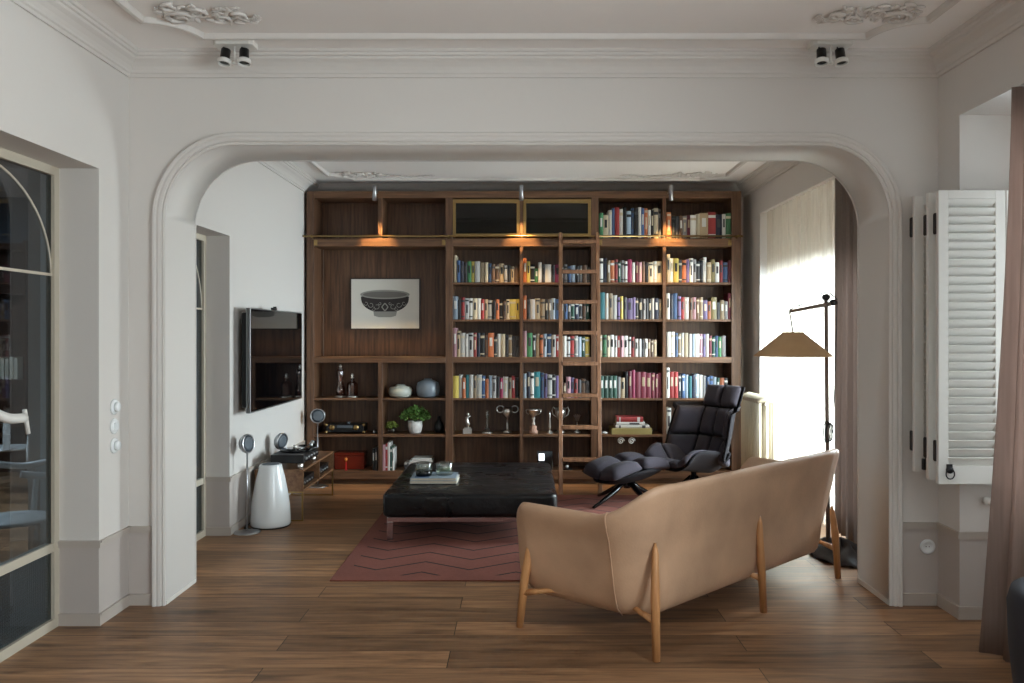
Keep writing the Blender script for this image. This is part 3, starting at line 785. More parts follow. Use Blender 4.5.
rows = {'top': 237.9, 'second': 282.3, 'third': 319.3, 'fourth': 357.0, 'fifth': 398.2}
baynames = {'a': 'bay right of the framed print', 'b': 'bay behind the ladder', 'c': 'bay just right of ladder', 'd': 'far right bay'}
cells = [
 ('second', 'a', 453.6, 518.6, 'c27 b22 n21 d20 g21:1.2 y21 w21:1.5 z20:1.4 c20 e20 t20 y20 b19 s18 s18:1.3 z19:1.3 i17 d17 z16 s17:1.3'),
 ('second', 'b', 523.3, 590.6, 'o24 y21 d18:1.3 g14 w20 k18 w18:1.8 i18 k17 z18 f18:1.6 k16 e18 b16 l17:1.4 d16 e17 s17:1.3 k16 e15'),
 ('third', 'a', 453.0, 519.4, 'l23:1.4 k20 w20 r22 i21:1.3 w21 c21:1.3 w21 r20 z20 w19:1.3 o19 d18 o20 d18 s18 c20 w20 y20:1.8 y20'),
 ('third', 'b', 523.2, 589.5, 'o24 d21 i20:1.4 c21:1.5 z20:1.3 s20 d20 e20 v20 l21 b20:1.5 z19 b17 k17 x17 c17 l17 n17:1.3 k17 s17 x16'),
 ('fourth', 'a', 452.9, 519.5, 'p29:1.2 z26 w24:1.3 x24 w23 i24:1.5 r24 l24 n24 d24:1.3 s22 o24:1.7 k20 w23 c23:1.3 k22 n22 z22 k21 e21 k21:1.2'),
 ('fourth', 'b', 523.2, 589.5, 'p26 g24:1.6 d23 z23 o22 l23 b23:1.3 w22:1.2 r22 v22 p22 z22 d19 w21 v21 i20 r21:1.2 e21 l20 c20 x20 y20:1.2'),
 ('fifth', 'a', 453.0, 518.5, 'y22:1.7 w23 o20 t23 l23 w23:1.2 z22 w23:1.5 w23 b22 o19 l22 i22:1.2 d21 r21 p21 f20 w21:1.5 i21 z20 r22 k20'),
 ('fifth', 'b', 523.3, 589.5, 'l24 n26 w25 t26:1.8 b25 v24 w23:1.3 d23 w23 x23 w23 v22 z22 m22 w22 s15 p21:1.2 v20 l20 i20 r19 k18 s19:1.3 e17'),
 ('top', 'c', 599.0, 661.2, 'g25:1.4 c23:1.7 w28:1.2 b30 r31:1.5 w29:1.2 d31:1.2 l27:1.5 b30 d30:1.4 w31 b30 o30:1.2 w28 d28 e28 c30:1.5 e29'),
 ('top', 'd', 666.4, 731.0, 'o26:1.4 d22:1.3 k22 s22 e22:1.2 m23 w23:1.7 c24 z25:2.4 r26:2.2 n24:1.9 w24 g25:1.6'),
 ('second', 'c', 598.9, 662.0, 'w24:1.3 n24:1.2 z22 o22:1.3 r23 x20 w21 d21 e22 w21 f23:1.4 w20 e20 m21 p20 s21 k21 d20 c20:1.6 w21 c21:1.7'),
 ('second', 'd', 666.5, 731.2, 'c28 w24 y24:1.5 k22 p22 o22:1.2 v23 w24 e23 k21 d22 w25 z20:1.3 a23:1.2 w20:1.2 r22 b20:1.5 l20 w20 m22'),
 ('third', 'c', 599.0, 661.6, 't27:2 w26:1.2 z26:1.5 w24:1.5 v22 y23 k22:1.2 d22 v21:2 v22 k21 d21:1.4 e20 k21 d20 w21 n21:1.5 e20'),
 ('third', 'd', 666.3, 731.2, 'w26 n25 b26:1.2 v23 k23:1.2 y23 r22 w22:1.3 s21 o21 y21 p22 s21 z22 v19:1.3 o18 a22:1.6 k17 o17 z19:1.2 p19 e18 m26'),
 ('fourth', 'c', 599.4, 656.5, 'z22 g22:1.4 c21 w22:1.5 w21 r21 p21 w21:1.6 w20 r20:1.2 z20 c20 y20 w18:1.2 i18 k17 w18 s18 s17 z17'),
 ('fourth', 'd', 666.8, 725.5, 'w25:1.3 w25:1.2 b24 z23 w24 c24:1.3 w23 b23 l23 w23:1.4 p23 w23 v23 w23 l23 m21 x20 b21 g20 e21:1.3'),
 ('fifth', 'c', 599.5, 661.5, 'x22:1.3 x22:1.3 x22:1.3 x22:1.3 e21 z20:1.3 d26 m27 f28 m26:1.6 m26:1.6 m25:1.6 m25 m24 m25'),
 ('fifth', 'd', 666.2, 727.5, 'w30 r26:1.3 r26:1.2 w26 k23 b24 l23 t22 n23 l24 w23:1.2 e22 z22 w22 b21 l21:1.2 b22 l21 w21 x20 z21 o20:1.3 s20 k20'),
]
ORD = ['', 'first', 'second', 'third', 'fourth', 'fifth', 'sixth', 'seventh', 'eighth', 'ninth', 'tenth', 'eleventh', 'twelfth', 'thirteenth', 'fourteenth', 'fifteenth', 'sixteenth', 'seventeenth', 'eighteenth', 'nineteenth', 'twentieth', 'twenty-first', 'twenty-second', 'twenty-third', 'twenty-fourth', 'twenty-fifth']
rnd = random.Random(11)
nb = 0
def thin(lst, keep):
    """merge down to keep entries by widening neighbours"""
    lst = list(lst)
    while len(lst) > keep:
        i = min(range(1, len(lst) - 1), key=lambda k: (lst[k][2] + .3 * abs(lst[k][1] - lst[k - 1][1]) + rnd.random() * .3))
        lst.pop(i)
    return lst
for row, bay, xa, xb, spec in cells:
    items = []
    for tok in spec.split():
        q = tok.split(':'); items.append((q[0][0], float(q[0][1:]), float(q[1]) if len(q) > 1 else 1.0))
    items = thin(items, 17 if len(items) > 17 else len(items))
    tot = sum(i[2] for i in items); x = (xa - 522) / 96.6; full = (xb - xa) / 96.6; sc = full / tot
    z = bz(rows[row]) + .0005
    for k, (c, h, w) in enumerate(items):
        ww = w * sc; bw = ww - .0015; hh = h / 96.6
        mb = make_book(bw, hh, min(.22, hh * rnd.uniform(.66, .74)), c, rnd)
        band = rnd.choice(['w', 'd', 'c', 'k']) if c not in 'x m' else ('w' if c == 'x' else 'z')
        cover = rnd.choice(bmats[c])
        o = mb.build('book', [cover, M_['paper'], bmats[band][1]])
        o.location = (x + ww / 2, Y0 + .022 + rnd.uniform(0, .014), z)
        adj = 'tall' if h >= 25 else ('short' if h <= 18 else ('thick' if w >= 1.5 else 'slim'))
        pos = 'rightmost' if k == len(items) - 1 else ('leftmost' if k == 0 else ORD[k + 1] + ' from left')
        tag(o, f"{adj} {CN[c][0]} book, {pos} on {row} shelf, {baynames[bay]}", 'book', 'books standing on the ' + row + ' shelf')
        x += ww; nb += 1
def loose_book(x, y, z, w, h, d, c, rz, lab, grp, lying=True):
    mb = make_book(w, h, d, c, rnd)
    o = mb.build('book', [bmats[c][1], M_['paper'], bmats['w' if c not in 'w' else 'k'][1]])
    if lying: o.rotation_euler = (0, PI / 2, rz) if False else (0, PI / 2, 0)
    o.location = (x, y, z); tag(o, lab, 'book', grp); return o
# lying stack in the right bay: spine (local -Y) to front, rotate about Y so height runs along X
zb = bz(434.6)
mb = MB(); mb.box(bx(611.8), bx(652.3), Y0 + .02, Y0 + .30, zb, zb + .062); o = mb.build('flat_box', 'olive', bevel=.003)
tag(o, 'flat olive box under the short pile of books, right of ladder', 'box')
zz = zb + .0625
for (a, c_, hh, col, lab) in ((616, 650, .030, 'w', 'white book lying on the olive box'), (617, 645.4, .034, 'w', 'white book lying in the middle of the pile under the red one'), (617, 643.5, .052, 'r', 'thick red book lying on top of the pile')):
    o = loose_book(bx(a), Y0 + .03, zz + hh / 2, hh - .001, bx(c_) - bx(a), .19, col, 0, lab, 'books piled on the olive box')
    zz += hh
# leaning white book and two more white slim ones in far right bay
o = loose_book(bx(669.5), Y0 + .03, zb + .001, .045, .27, .2, 'w', 0, 'tall white book standing alone behind the grey armchair back', None, False)
# bottom shelf upright books of the left bay
zb2 = bz(471)
for (a, w, h, c, lab) in ((383.2, 3.6, 26, 'p', 'tall coral pink book, leftmost of five on bottom shelf'), (386.0, 2.0, 27, 'r', 'slim red book on bottom shelf beside coral pink one'), (388.3, 2.4, 28, 'w', 'tallest white book on bottom shelf near the bench'), (390.7, 2.2, 24, 'x', 'slim dark green book on bottom shelf near the bench'), (392.6, 1.6, 22, 'w', 'shorter white book at right end of bottom shelf books'),
                         (373.0, 2.4, 22, 'd', 'black book beside the red-brown box on bottom shelf'), (375.6, 2.2, 23, 'k', 'charcoal book at the divider on the bottom shelf')):
    o = loose_book(bx(a), Y0 + .03, zb2 + .0005, w / 97, h / 97, .2, c, 0, lab, 'upright books on the bottom shelf', False)
# magazines behind the bench
zz = zb2 + .0005
for i, (a, c_, hh, col, lab) in enumerate(((404, 431, .030, 'd', 'black book at bottom of the pile behind the bench'), (404, 432, .028, 'k', 'charcoal book second from bottom in pile behind bench'), (404, 432, .022, 'w', 'white magazine across the pile behind the bench'), (409, 432, .022, 'w', 'white magazine second from top behind bench'), (412, 431, .024, 'w', 'white book on top of the pile behind bench'))):
    loose_book(bx(a), Y0 + .03, zz + hh / 2, hh - .001, bx(c_) - bx(a), .2, col, 0, lab, 'books piled behind the bench'); zz += hh

# ------------------------------------------------------------------ shelf objects
def shelf_pt(px, dy=.14): return (px - 522) / (820 / (Y0 + dy)), Y0 + dy
z880 = bz(398.2); z504 = bz(434.6)
x, y = shelf_pt(400.5)
t = MB(); t.lathe([(.075, 0), (.108, .012), (.124, .04), (.124, .078), (.108, .106), (.055, .120), (.044, .134), (.038, .134), (.04, .115), (.001, .112)], (x, y, z880), 36)
tag(t.build('low_vase', 'vase_pale'), 'low pale celadon vase with wide flat body on the shelf', 'vase')
x, y = shelf_pt(428)
t = MB(); t.lathe([(.08, 0), (.110, .02), (.120, .06), (.120, .11), (.108, .155), (.06, .178), (.045, .182), (.040, .195), (.034, .195), (.036, .176), (.001, .17)], (x, y, z880), 36)
tag(t.build('round_jar', 'vase_blue'), 'taller blue grey ceramic jar beside the pale vase', 'jar')
# glass decanters
for px, s_, lab in ((340.5, 1.0, 'taller clear glass bottle with stopper at left'), (352.3, .82, 'shorter square glass decanter with silver foot at right')):
    x, y = shelf_pt(px, .12 if s_ < 1 else .16)
    t = thing('glass_decanter', lab, 'decanter', (x, y, z880))
    mb = MB()
    if s_ == 1.0: mb.lathe([(.03, 0), (.048, .01), (.050, .09), (.035, .13), (.026, .17), (.034, .2), (.034, .27), (.03, .29)], seg=20, cap1=False)
    else: mb.lathe([(.056, 0), (.056, .13), (.05, .15), (.02, .17), (.018, .2)], seg=6, cap1=False, smooth=False)
    mb.build('bottle', 'amber_glass', t, solid=.003)
    mb = MB(); h0 = .29 if s_ == 1.0 else .2
    mb.lathe([(.018, h0), (.018, h0 + .01), (.008, h0 + .015), (.016, h0 + .03), (.008, h0 + .05), (.001, h0 + .052)], seg=14); mb.build('stopper', 'silver', t)
    mb = MB(); mb.lathe([(.058, 0.0), (.058, .012), (.05, .014), (.001, .014)], seg=20); mb.build('foot', 'silver', t)
# amplifier
x, y = shelf_pt(347, .15)
t = thing('tube_amplifier', 'black audio amplifier with brass corner caps on middle shelf', 'amplifier', (x, y, z504))
mb = MB(); mb.box(-.195, .195, -.1, .1, .018, .10); mb.build('case', 'black', t, bevel=.006)
for sx in (-1, 1):
    for zc in (.022, .096):
        mb = MB(); mb.ball((sx * .195, -.095, zc), .017, 12, 6); mb.build('corner_cap', 'brass', t)
    mb = MB(); mb.lathe([(.001, -.018), (.026, -.018), (.028, 0), (.001, 0)], (sx * .125 - .01, -.1, .068), 20, Matrix.Rotation(-PI / 2, 4, 'X')); mb.build('dial', 'brass', t)
mb = MB(); mb.box(-.08, .08, -.106, -.1, .065, .09); mb.cyl(.02, -.02, .10, .118, .02); mb.build('display', 'grille', t)
x, y = shelf_pt(374.5, .12)
mb = MB(); mb.lathe([(.018, 0), (.022, .01), (.012, .03), (.001, .034)], (x, y, z504), 14); tag(mb.build('small_pebble_ornament', 'steel'), 'tiny steel ornament right of the amplifier', 'ornament')
# plants
def leaves(mb, c, R, n, size, rnd, flat=.7, drop=0.0):
    for i in range(n):
        a = rnd.uniform(0, 2 * PI); u = rnd.uniform(-.3, 1); rr = R * rnd.uniform(.35, 1) ** .5
        q = math.sqrt(max(0, 1 - u * u))
        p = Vector((rr * q * math.cos(a), rr * q * math.sin(a) * .8, rr * u * flat - drop * q)) + Vector(c)
        m = Matrix.Translation(p) @ Matrix.Rotation(rnd.uniform(0, 6.3), 4, 'Z') @ Matrix.Rotation(rnd.uniform(-1, 1), 4, 'X') @ Matrix.Rotation(rnd.uniform(-.8, .8), 4, 'Y')
        s = size * rnd.uniform(.7, 1.3)
        pts = [(0, -s, 0), (s * .55, -.2 * s, .12 * s), (s * .35, s * .5, .1 * s), (0, s, 0), (-s * .35, s * .5, .1 * s), (-s * .55, -.2 * s, .12 * s)]
        vs = [mb.bm.verts.new(m @ Vector(q_)) for q_ in pts]
        mb._f([vs[0], vs[1], vs[2], vs[3]]); mb._f([vs[0], vs[3], vs[4], vs[5]])
def plant(px, dy, r, h, foR, n, size, lab, potmat, leafmat, fz, drop):
    x, y = shelf_pt(px, dy)
    t = thing('potted_plant', lab, 'plant', (x, y, z504))
    mb = MB(); mb.lathe([(r * .65, 0), (r * .82, h * .1), (r, h * .55), (r * .97, h), (r * .88, h), (r * .86, h * .85), (.001, h * .85)], seg=28); pt = mb.build('pot', potmat, t)
    mb = MB(); mb.cyl(0, 0, h * .8, h * .88, r * .84); mb.build('soil', 'soil', pt)
    rn = random.Random(int(px)); mb = MB(); leaves(mb, (0, 0, h + fz), foR, n, size, rn, .62, drop)
    for i in range(14):
        a = i * .45; mb.tube([(0, 0, h * .85), (foR * .3 * math.cos(a), foR * .3 * math.sin(a), h + fz * .8), (foR * .75 * math.cos(a), foR * .6 * math.sin(a), h + fz)], .0015, 4)
    mb.build('foliage', leafmat, t)
plant(415.2, .13, .076, .128, .165, 520, .017, 'bushy green plant in a rounded white pot', 'pot_white', 'leaf', .07, .03)
plant(391.5, .15, .04, .05, .075, 160, .012, 'small yellow-green plant in low glass bowl beside white pot', 'clear_glass', 'leaf_light', .03, .01)
x, y = shelf_pt(439, .2)
mb = MB(); mb.lathe([(.04, 0), (.05, .03), (.045, .09), (.018, .13), (.014, .17), (.001, .172)], (x, y, z504)); tag(mb.build('black_bottle', 'black'), 'black bottle vase in shadow right of the plant', 'bottle')
# red lacquer box and candlestick
x, y = shelf_pt(351, .19)
t = thing('lacquer_box', 'red-brown lacquer box on the bottom shelf', 'box', (x, y, zb2))
mb = MB(); mb.box(-.155, .155, -.09, .09, 0, .14); mb.build('case', 'redbox', t, bevel=.006)
mb = MB(); mb.box(-.158, .158, -.093, .093, .142, .175); mb.build('lid', 'redbox', t, bevel=.006)
x, y = shelf_pt(346, .05)
t = thing('candlestick', 'small red stick with orange top in front of lacquer box', 'candlestick', (x, y, zb2))
mb = MB(); mb.lathe([(.014, 0), (.014, .005), (.006, .01), (.006, .085), (.001, .086)], seg=12); mb.build('stem', 'red', t)
mb = MB(); mb.ball((0, 0, .115), .016, 12, 8); mb.tube([(0, 0, .086), (0, 0, .1)], .002, 6); mb.build('top', 'orange', t)

# trophies
def trophy(name, px, dy, lab, fn, base):
    x, y = shelf_pt(px, dy); t = thing(name, lab, 'trophy', (x, y, z504), 0, 'trophies on the shelf'); fn(t); return t
def figure_trophy(t):
    mb = MB(); mb.box(-.045, .045, -.03, .03, 0, .05); mb.box(-.035, .035, -.024, .024, .05, .065); mb.build('base', 'silver', t, bevel=.003)
    mb = MB(); mb.tube([(0, 0, .065), (.006, 0, .10), (-.006, 0, .14), (.004, 0, .18)], [.014, .024, .018, .012], 10); mb.ball((.006, 0, .20), .016, 10, 6)
    mb.tube([(-.02, 0, .165), (.0, 0, .16), (.03, 0, .185)], .007, 8); mb.build('figure', 'silver', t)
def obelisk(t):
    mb = MB(); mb.lathe([(.055, 0), (.055, .01), (.035, .02), (.02, .05), (.001, .052)], seg=20); mb.build('base', 'silver', t)
    mb = MB(); mb.lathe([(.018, .045), (.014, .15), (.022, .19), (.012, .235), (.001, .24)], seg=6, smooth=False); mb.build('crystal', 'clear_glass', t)
def ring_cup(t):
    mb = MB(); mb.lathe([(.045, 0), (.045, .02), (.012, .03), (.008, .16), (.02, .17), (.045, .2), (.05, .27), (.045, .27), (.03, .21), (.001, .2)], seg=22); mb.build('cup', 'silver', t)
    for sx in (-1, 1):
        mb = MB(); mb.tube([(sx * (.075 + .038 * math.cos(a)), 0, .25 + .035 * math.sin(a)) for a in [2 * PI * i / 18 for i in range(18)]], .006, 6, closed=True); mb.build('handle', 'silver', t)
def wide_cup(t):
    mb = MB(); mb.lathe([(.045, 0), (.045, .03), (.034, .035), (.034, .075), (.02, .085), (.001, .086)], seg=20); mb.build('base', 'marble', t)
    mb = MB(); mb.lathe([(.018, .085), (.02, .10), (.012, .13), (.02, .16), (.014, .18), (.05, .205), (.062, .25), (.068, .255), (.055, .235), (.03, .215), (.001, .21)], seg=24); mb.build('cup', 'silver', t)
    for sx in (-1, 1):
        mb = MB(); mb.tube([(sx * .05, 0, .20), (sx * .075, 0, .215), (sx * .078, 0, .245), (sx * .06, 0, .25)], .005, 6); mb.build('handle', 'silver', t)
def spike(t):
    mb = MB(); mb.lathe([(.032, 0), (.028, .012), (.014, .03), (.001, .032)], seg=6, smooth=False); mb.build('base', 'silver', t)
    mb = MB(); mb.lathe([(.006, .028), (.012, .07), (.005, .16), (.008, .20), (.001, .235)], seg=10); mb.build('spire', 'silver', t)
def loving_cup(t):
    mb = MB(); mb.lathe([(.05, 0), (.05, .015), (.02, .03), (.01, .08), (.012, .12), (.035, .15), (.055, .2), (.056, .26), (.05, .26), (.045, .2), (.001, .15)], seg=24); mb.build('cup', 'silver', t)
    for sx in (-1, 1):
        mb = MB(); mb.tube([(sx * .035, 0, .16), (sx * .08, 0, .19), (sx * .09, 0, .235), (sx * .075, 0, .27), (sx * .055, 0, .25)], .006, 6); mb.build('handle', 'silver', t)
def dark_palm(t):
    mb = MB(); mb.lathe([(.04, 0), (.035, .015), (.008, .03), (.006, .12), (.001, .122)], seg=16); mb.build('base', 'silver', t)
    mb = MB()
    for k in range(5):
        a = -1.0 + k * .5; mb.tube([(0, 0, .11), (.02 * math.sin(a), 0, .16), (.045 * math.sin(a), 0, .17 + .03 * math.cos(a))], [.006, .01, .004], 6)
    mb.build('crown', 'lamp_metal', t)
trophy('figure_trophy', 467.4, .1, 'silver figurine trophy on square base, leftmost of the row', figure_trophy, 0)
trophy('crystal_trophy', 487.3, .12, 'clear crystal trophy on round silver base', obelisk, 0)
trophy('cup_trophy', 507.5, .14, 'tall dim silver cup with ring handles in shadow', ring_cup, 0)
trophy('cup_trophy', 533.5, .1, 'wide silver cup on pink marble base', wide_cup, 0)
trophy('spire_trophy', 549.8, .1, 'slender silver spire trophy left of the ladder', spike, 0)
trophy('cup_trophy', 560.5, .17, 'silver loving cup partly hidden behind the ladder stile', loving_cup, 0)
trophy('palm_trophy', 577.2, .16, 'small dark trophy seen between the ladder rungs', dark_palm, 0)
# small items low in the ladder bay
x, y = shelf_pt(545, .1)
t = thing('dark_photo_frame', 'dark photo frame with a glowing reflection patch on bottom shelf', 'photo frame', (x, y, zb2))
mb = MB(); mb.box(-.08, .08, -.008, .012, 0, .19, Matrix.Rotation(-.12, 4, 'X')); mb.build('frame', 'black_gloss', t, bevel=.004)
mb = MB(); mb.box(-.065, -.005, -.0095, -.0085, .09, .165, Matrix.Rotation(-.12, 4, 'X')); mb.build('reflection_patch', emis('reflection_glow', (235, 240, 250), 1.6), t)  # emissive patch stands in for a window reflection on the dark front
x, y = shelf_pt(568, .08)
t = thing('glass_ball_ornament', 'tiny white ball on a dark stand behind ladder foot', 'ornament', (x, y, zb2))
mb = MB(); mb.box(-.05, .04, -.03, .03, 0, .018); mb.build('stand', 'black', t, bevel=.002)
mb = MB(); mb.ball((-.01, 0, .034), .017, 12, 8); mb.build('ball', 'white_gloss', t)
x, y = shelf_pt(604.5, .07)
mb = MB(); mb.lathe([(.022, 0), (.034, .008), (.036, .018), (.02, .024), (.001, .025)], (x, y, z504), 18); tag(mb.build('small_dish', 'white_gloss'), 'small white dish beside the olive box', 'dish')
for px, lab in ((620.8, 'white spiral disc under the book pile shelf, left one'), (631.5, 'white spiral disc under the book pile shelf, right one')):
    x, y = shelf_pt(px, .03); zc = bz(441.2)
    mb = MB(); pts = [(x + r * math.cos(a), y, zc + r * math.sin(a)) for a, r in [(i * .42, .036 - .0011 * i) for i in range(28)]]
    mb.tube(pts, .006, 6); mb.tube([(x, y, zc + .036), (x, y + .01, bz(436.9))], .003, 6)
    tag(mb.build('spiral_hook', 'white_plastic'), lab, 'hook', 'spiral hooks under the shelf')

# ------------------------------------------------------------------ rug
mb = MB(); mb.box(-1.205, 1.34, 5.135, 7.855, 0.0, .009); o = mb.build('chevron_rug', 'rug', bevel=.003)
tag(o, 'terracotta rug with thin black zigzag lines under the bench', 'rug')

# ------------------------------------------------------------------ bench
t = thing('upholstered_bench', 'large black cowhide bench on a slim chrome frame', 'bench', (-.39, 6.86, 0))
zt0, zt1 = .180, .372; hx, hy = .655, .765
def slab(mb, hx, hy, z0, z1, r, n=7, crown=.012):
    """soft-edged cushion block"""
    def ring(inset, z):
        pts = []
        rr = max(.02, .07 - inset)
        for (cx_, cy_, a0) in ((hx - inset - rr, hy - inset - rr, 0), (-(hx - inset - rr), hy - inset - rr, PI / 2), (-(hx - inset - rr), -(hy - inset - rr), PI), (hx - inset - rr, -(hy - inset - rr), 1.5 * PI)):
            for k in range(5):
                a = a0 + PI / 2 * k / 4; pts.append((cx_ + rr * math.cos(a), cy_ + rr * math.sin(a), z))
        return pts
    R = []
    for i in range(n + 1):
        a = PI / 2 * i / n; R.append(ring(r * (1 - math.sin(a)), z0 + r * (1 - math.cos(a))))
    for i in range(n + 1):
        a = PI / 2 * i / n; R.append(ring(r * (1 - math.cos(a)), z1 - r * (1 - math.sin(a))))
    R.append(ring(hx * .35, z1 + crown * .8)); R.append(ring(hx * .8, z1 + crown))
    mb.rings(R)
mb = MB(); slab(mb, hx, hy, zt0, zt1 - .012, .035); cu = mb.build('cushion', 'cowhide', t)
mb = MB(); mb.tube([(hx * sx_, -hy * .0 + 0, zt0 + .055) for sx_ in (-1,)] + [(-hx - .001, 0, zt0 + .056)], .001, 4); mb.bm.free()
mb = MB()
f = .034
mb.box(-.62, .62, -.73, -.73 + f, .145, .18); mb.box(-.62, .62, .73 - f, .73, .145, .18)
mb.box(-.62, -.62 + f, -.73 + f, .73 - f, .145, .18); mb.box(.62 - f, .62, -.73 + f, .73 - f, .145, .18)
mb.build('frame', 'chrome', t, bevel=.002)
for sx in (-1, 1):
    for sy in (-1, 1):
        mb = MB(); x0 = sx * .62 - (f * 1.4 if sx > 0 else 0); y0 = sy * .73 - (f if sy > 0 else 0)
        mb.box(x0, x0 + f * 1.4, y0, y0 + f, .009, .145); mb.build('leg', 'chrome', t, bevel=.002)
# items on the bench
ztop = .374
def mag(x, y, z, w, d, h, c, lab, rz=0):
    mb = MB(); mb.mi = 0; mb.box(-w / 2, w / 2, -d / 2, d / 2, 0, .002); mb.box(-w / 2, w / 2, -d / 2, d / 2, h - .002, h); mb.box(-w / 2, -w / 2 + .002, -d / 2, d / 2, .002, h - .002)
    mb.mi = 1; mb.box(-w / 2 + .002, w / 2 - .004, -d / 2 + .003, d / 2 - .003, .002, h - .002)
    mb.mi = 2; mb.box(-w * .42, -w * .1, -d * .4, d * .1, h, h + .0006)
    o = mb.build('coffee_table_book', [bmats[c][1], M_['paper'], bmats['b'][1]]); o.location = (x, y, z); o.rotation_euler.z = rz
    tag(o, lab, 'book', 'large books on the bench')
mag(-.695, 6.58, ztop + .001, .37, .29, .022, 'w', 'large white book lying at bottom of pair on the bench')
mag(-.70, 6.585, ztop + .0238, .36, .285, .020, 'l', 'large pale blue book lying on top on the bench', .02)
zg = ztop + .0452
x = (424.2 - 522) / 820 * 6.58
t = thing('candle_holder', 'clear glass tumbler with black lower half on the pale blue book', 'candle holder', (x, 6.56, zg))
mb = MB(); mb.lathe([(.064, .045), (.068, .05), (.066, .1), (.06, .105), (.054, .1), (.052, .05), (.001, .048)], seg=28); mb.build('glass_bowl', 'clear_glass', t)
mb = MB(); mb.lathe([(.060, 0), (.065, .005), (.066, .04), (.060, .044), (.001, .044)], seg=28); mb.build('dark_base', 'black_gloss', t)
x = (444.6 - 522) / 820 * 6.6
t = thing('candle_holder', 'thick pale green glass tumbler on the right of pale blue book', 'candle holder', (x, 6.6, zg))
mb = MB(); mb.lathe([(.062, 0), (.070, .006), (.070, .095), (.064, .100), (.058, .096), (.056, .03), (.001, .026)], seg=28); mb.build('glass_bowl', 'clear_glass', t)
mb = MB(); mb.lathe([(.05, .03), (.052, .055), (.045, .058), (.001, .058)], seg=20); mb.build('wax', plain('green_wax', (150, 160, 132), .5), t)

# ------------------------------------------------------------------ sofa
E1 = Vector((.72, .694, 0)).normalized(); E2 = Vector((-E1.y, E1.x, 0)); O = Vector((.626, 3.895, 0))
rz = math.atan2(E1.y, E1.x)
sofa = thing('leather_sofa', 'tan leather sofa seen from behind on tapered oak legs', 'sofa', O, rz)
LH = .95   # half distance between outer back legs; local a from 0..1.9
def sm(t): t = max(0., min(1., t)); return t * t * (3 - 2 * t)
# footprint of the outer face at mid height, u in [0,1] from left arm front around the back to right arm front
def foot(u):
    """returns point (a,b) , outward normal, and blend values"""
    hl = LH + .10; rc = .20; bf = .70; b0 = .03; sp = .065
    seg = [bf - b0 - rc, rc * PI / 2, 2 * (hl - rc), rc * PI / 2, bf - b0 - rc]
    tot = sum(seg); s = u * tot
    if s < seg[0]:
        q = s / seg[0]; return Vector((LH - hl - sp * (1 - q) * .9, bf - s)), Vector((-1, -.12)).normalized(), 'arm', 1 - q
    s -= seg[0]
    if s < seg[1]:
        a = s / rc; return Vector((LH - hl + rc - rc * math.cos(a), b0 + rc - rc * math.sin(a))), Vector((-math.cos(a), -math.sin(a))), 'corner', s / seg[1]
    s -= seg[1]
    if s < seg[2]:
        return Vector((LH - hl + rc + s, b0)), Vector((0, -1)), 'back', s / seg[2]
    s -= seg[2]
    if s < seg[3]:
        a = s / rc; return Vector((LH + hl - rc + rc * math.sin(a), b0 + rc - rc * math.cos(a))), Vector((math.sin(a), -math.cos(a))), 'corner', 1 - s / seg[3]
    s -= seg[3]; q = s / seg[4]
    return Vector((LH + hl + sp * q * .9, b0 + rc + s)), Vector((1, -.12)).normalized(), 'arm', q
def ztop_of(p):
    # top line: arms low, rising to the back
    a, b_ = p.x, p.y
    da = min(a + .10, 2.0 - a)          # distance from the ends
    k = sm((da + .10) / .26) if b_ < .3 else 0
    k2 = sm((.25 - b_) / .20)
    return .68 + .152 * k * k2
NU = 96
PROF = [(-.30, .19, 0), (-.16, .155, 0), (-.06, .155, 0), (-.012, .20, 0), (.004, .29, 0), (.008, .45, 0), (.016, .56, 0), (.03, None, -.10), (.045, None, -.035), (.038, None, -.008), (.018, None, 0), (-.005, None, -.008), (-.02, None, -.04), (-.05, None, -.12), (-.075, .48, 0), (-.09, .38, 0), (-.13, .34, 0)]
def shell_ring(u, shrink=0.0, fwd=0.0, drop=0.0):
    p, n_, kind, q = foot(u)
    zt = ztop_of(p)
    ring = []
    mid = -.03; zm = .44
    tng = Vector((-n_.y, n_.x))
    if u < .5: tng = -tng
    for (o, z, dz) in PROF:
        z_ = zt + dz if z is None else z
        if z is not None and z_ > zt - .12: z_ = min(z_, zt - .10 - (.56 - z) * .3)
        o_ = o
        # lean: back flares more towards its top than the arms
        lean = {'back': 1.0, 'corner': .75, 'arm': .35}[kind]
        o_ += lean * .045 * max(0, (z_ - .45)) / .35
        belly = {'back': 0, 'corner': .0, 'arm': 0}[kind]
        # lower end corners tuck inwards
        if z_ < .5 and kind in ('corner', 'arm') and o > -.1:
            o_ -= (.5 - z_) * .20
        pp = p + n_ * o_
        z2 = z_
        if shrink:
            cen = p + n_ * mid
            pp = cen + (pp - cen) * (1 - shrink); z2 = zm + (z_ - zm) * (1 - shrink * .55) - drop
        pp = pp + Vector((0, fwd))
        ring.append((pp.x, pp.y, z2))
    return ring
rings = []
for (sh, fw, dr) in ((.85, .088, .03), (.6, .078, .02), (.35, .060, .012), (.15, .035, .005), (.04, .012, .001)):
    rings.append(shell_ring(0, sh, fw, dr))
for i in range(NU + 1): rings.append(shell_ring(i / NU))
for (sh, fw, dr) in ((.04, .012, .001), (.15, .035, .005), (.35, .060, .012), (.6, .078, .02), (.85, .088, .03)):
    rings.append(shell_ring(1, sh, fw, dr))
mb = MB(); mb.rings(rings, True, True, True, True); sh = mb.build('shell', 'leather', sofa, subsurf=1)
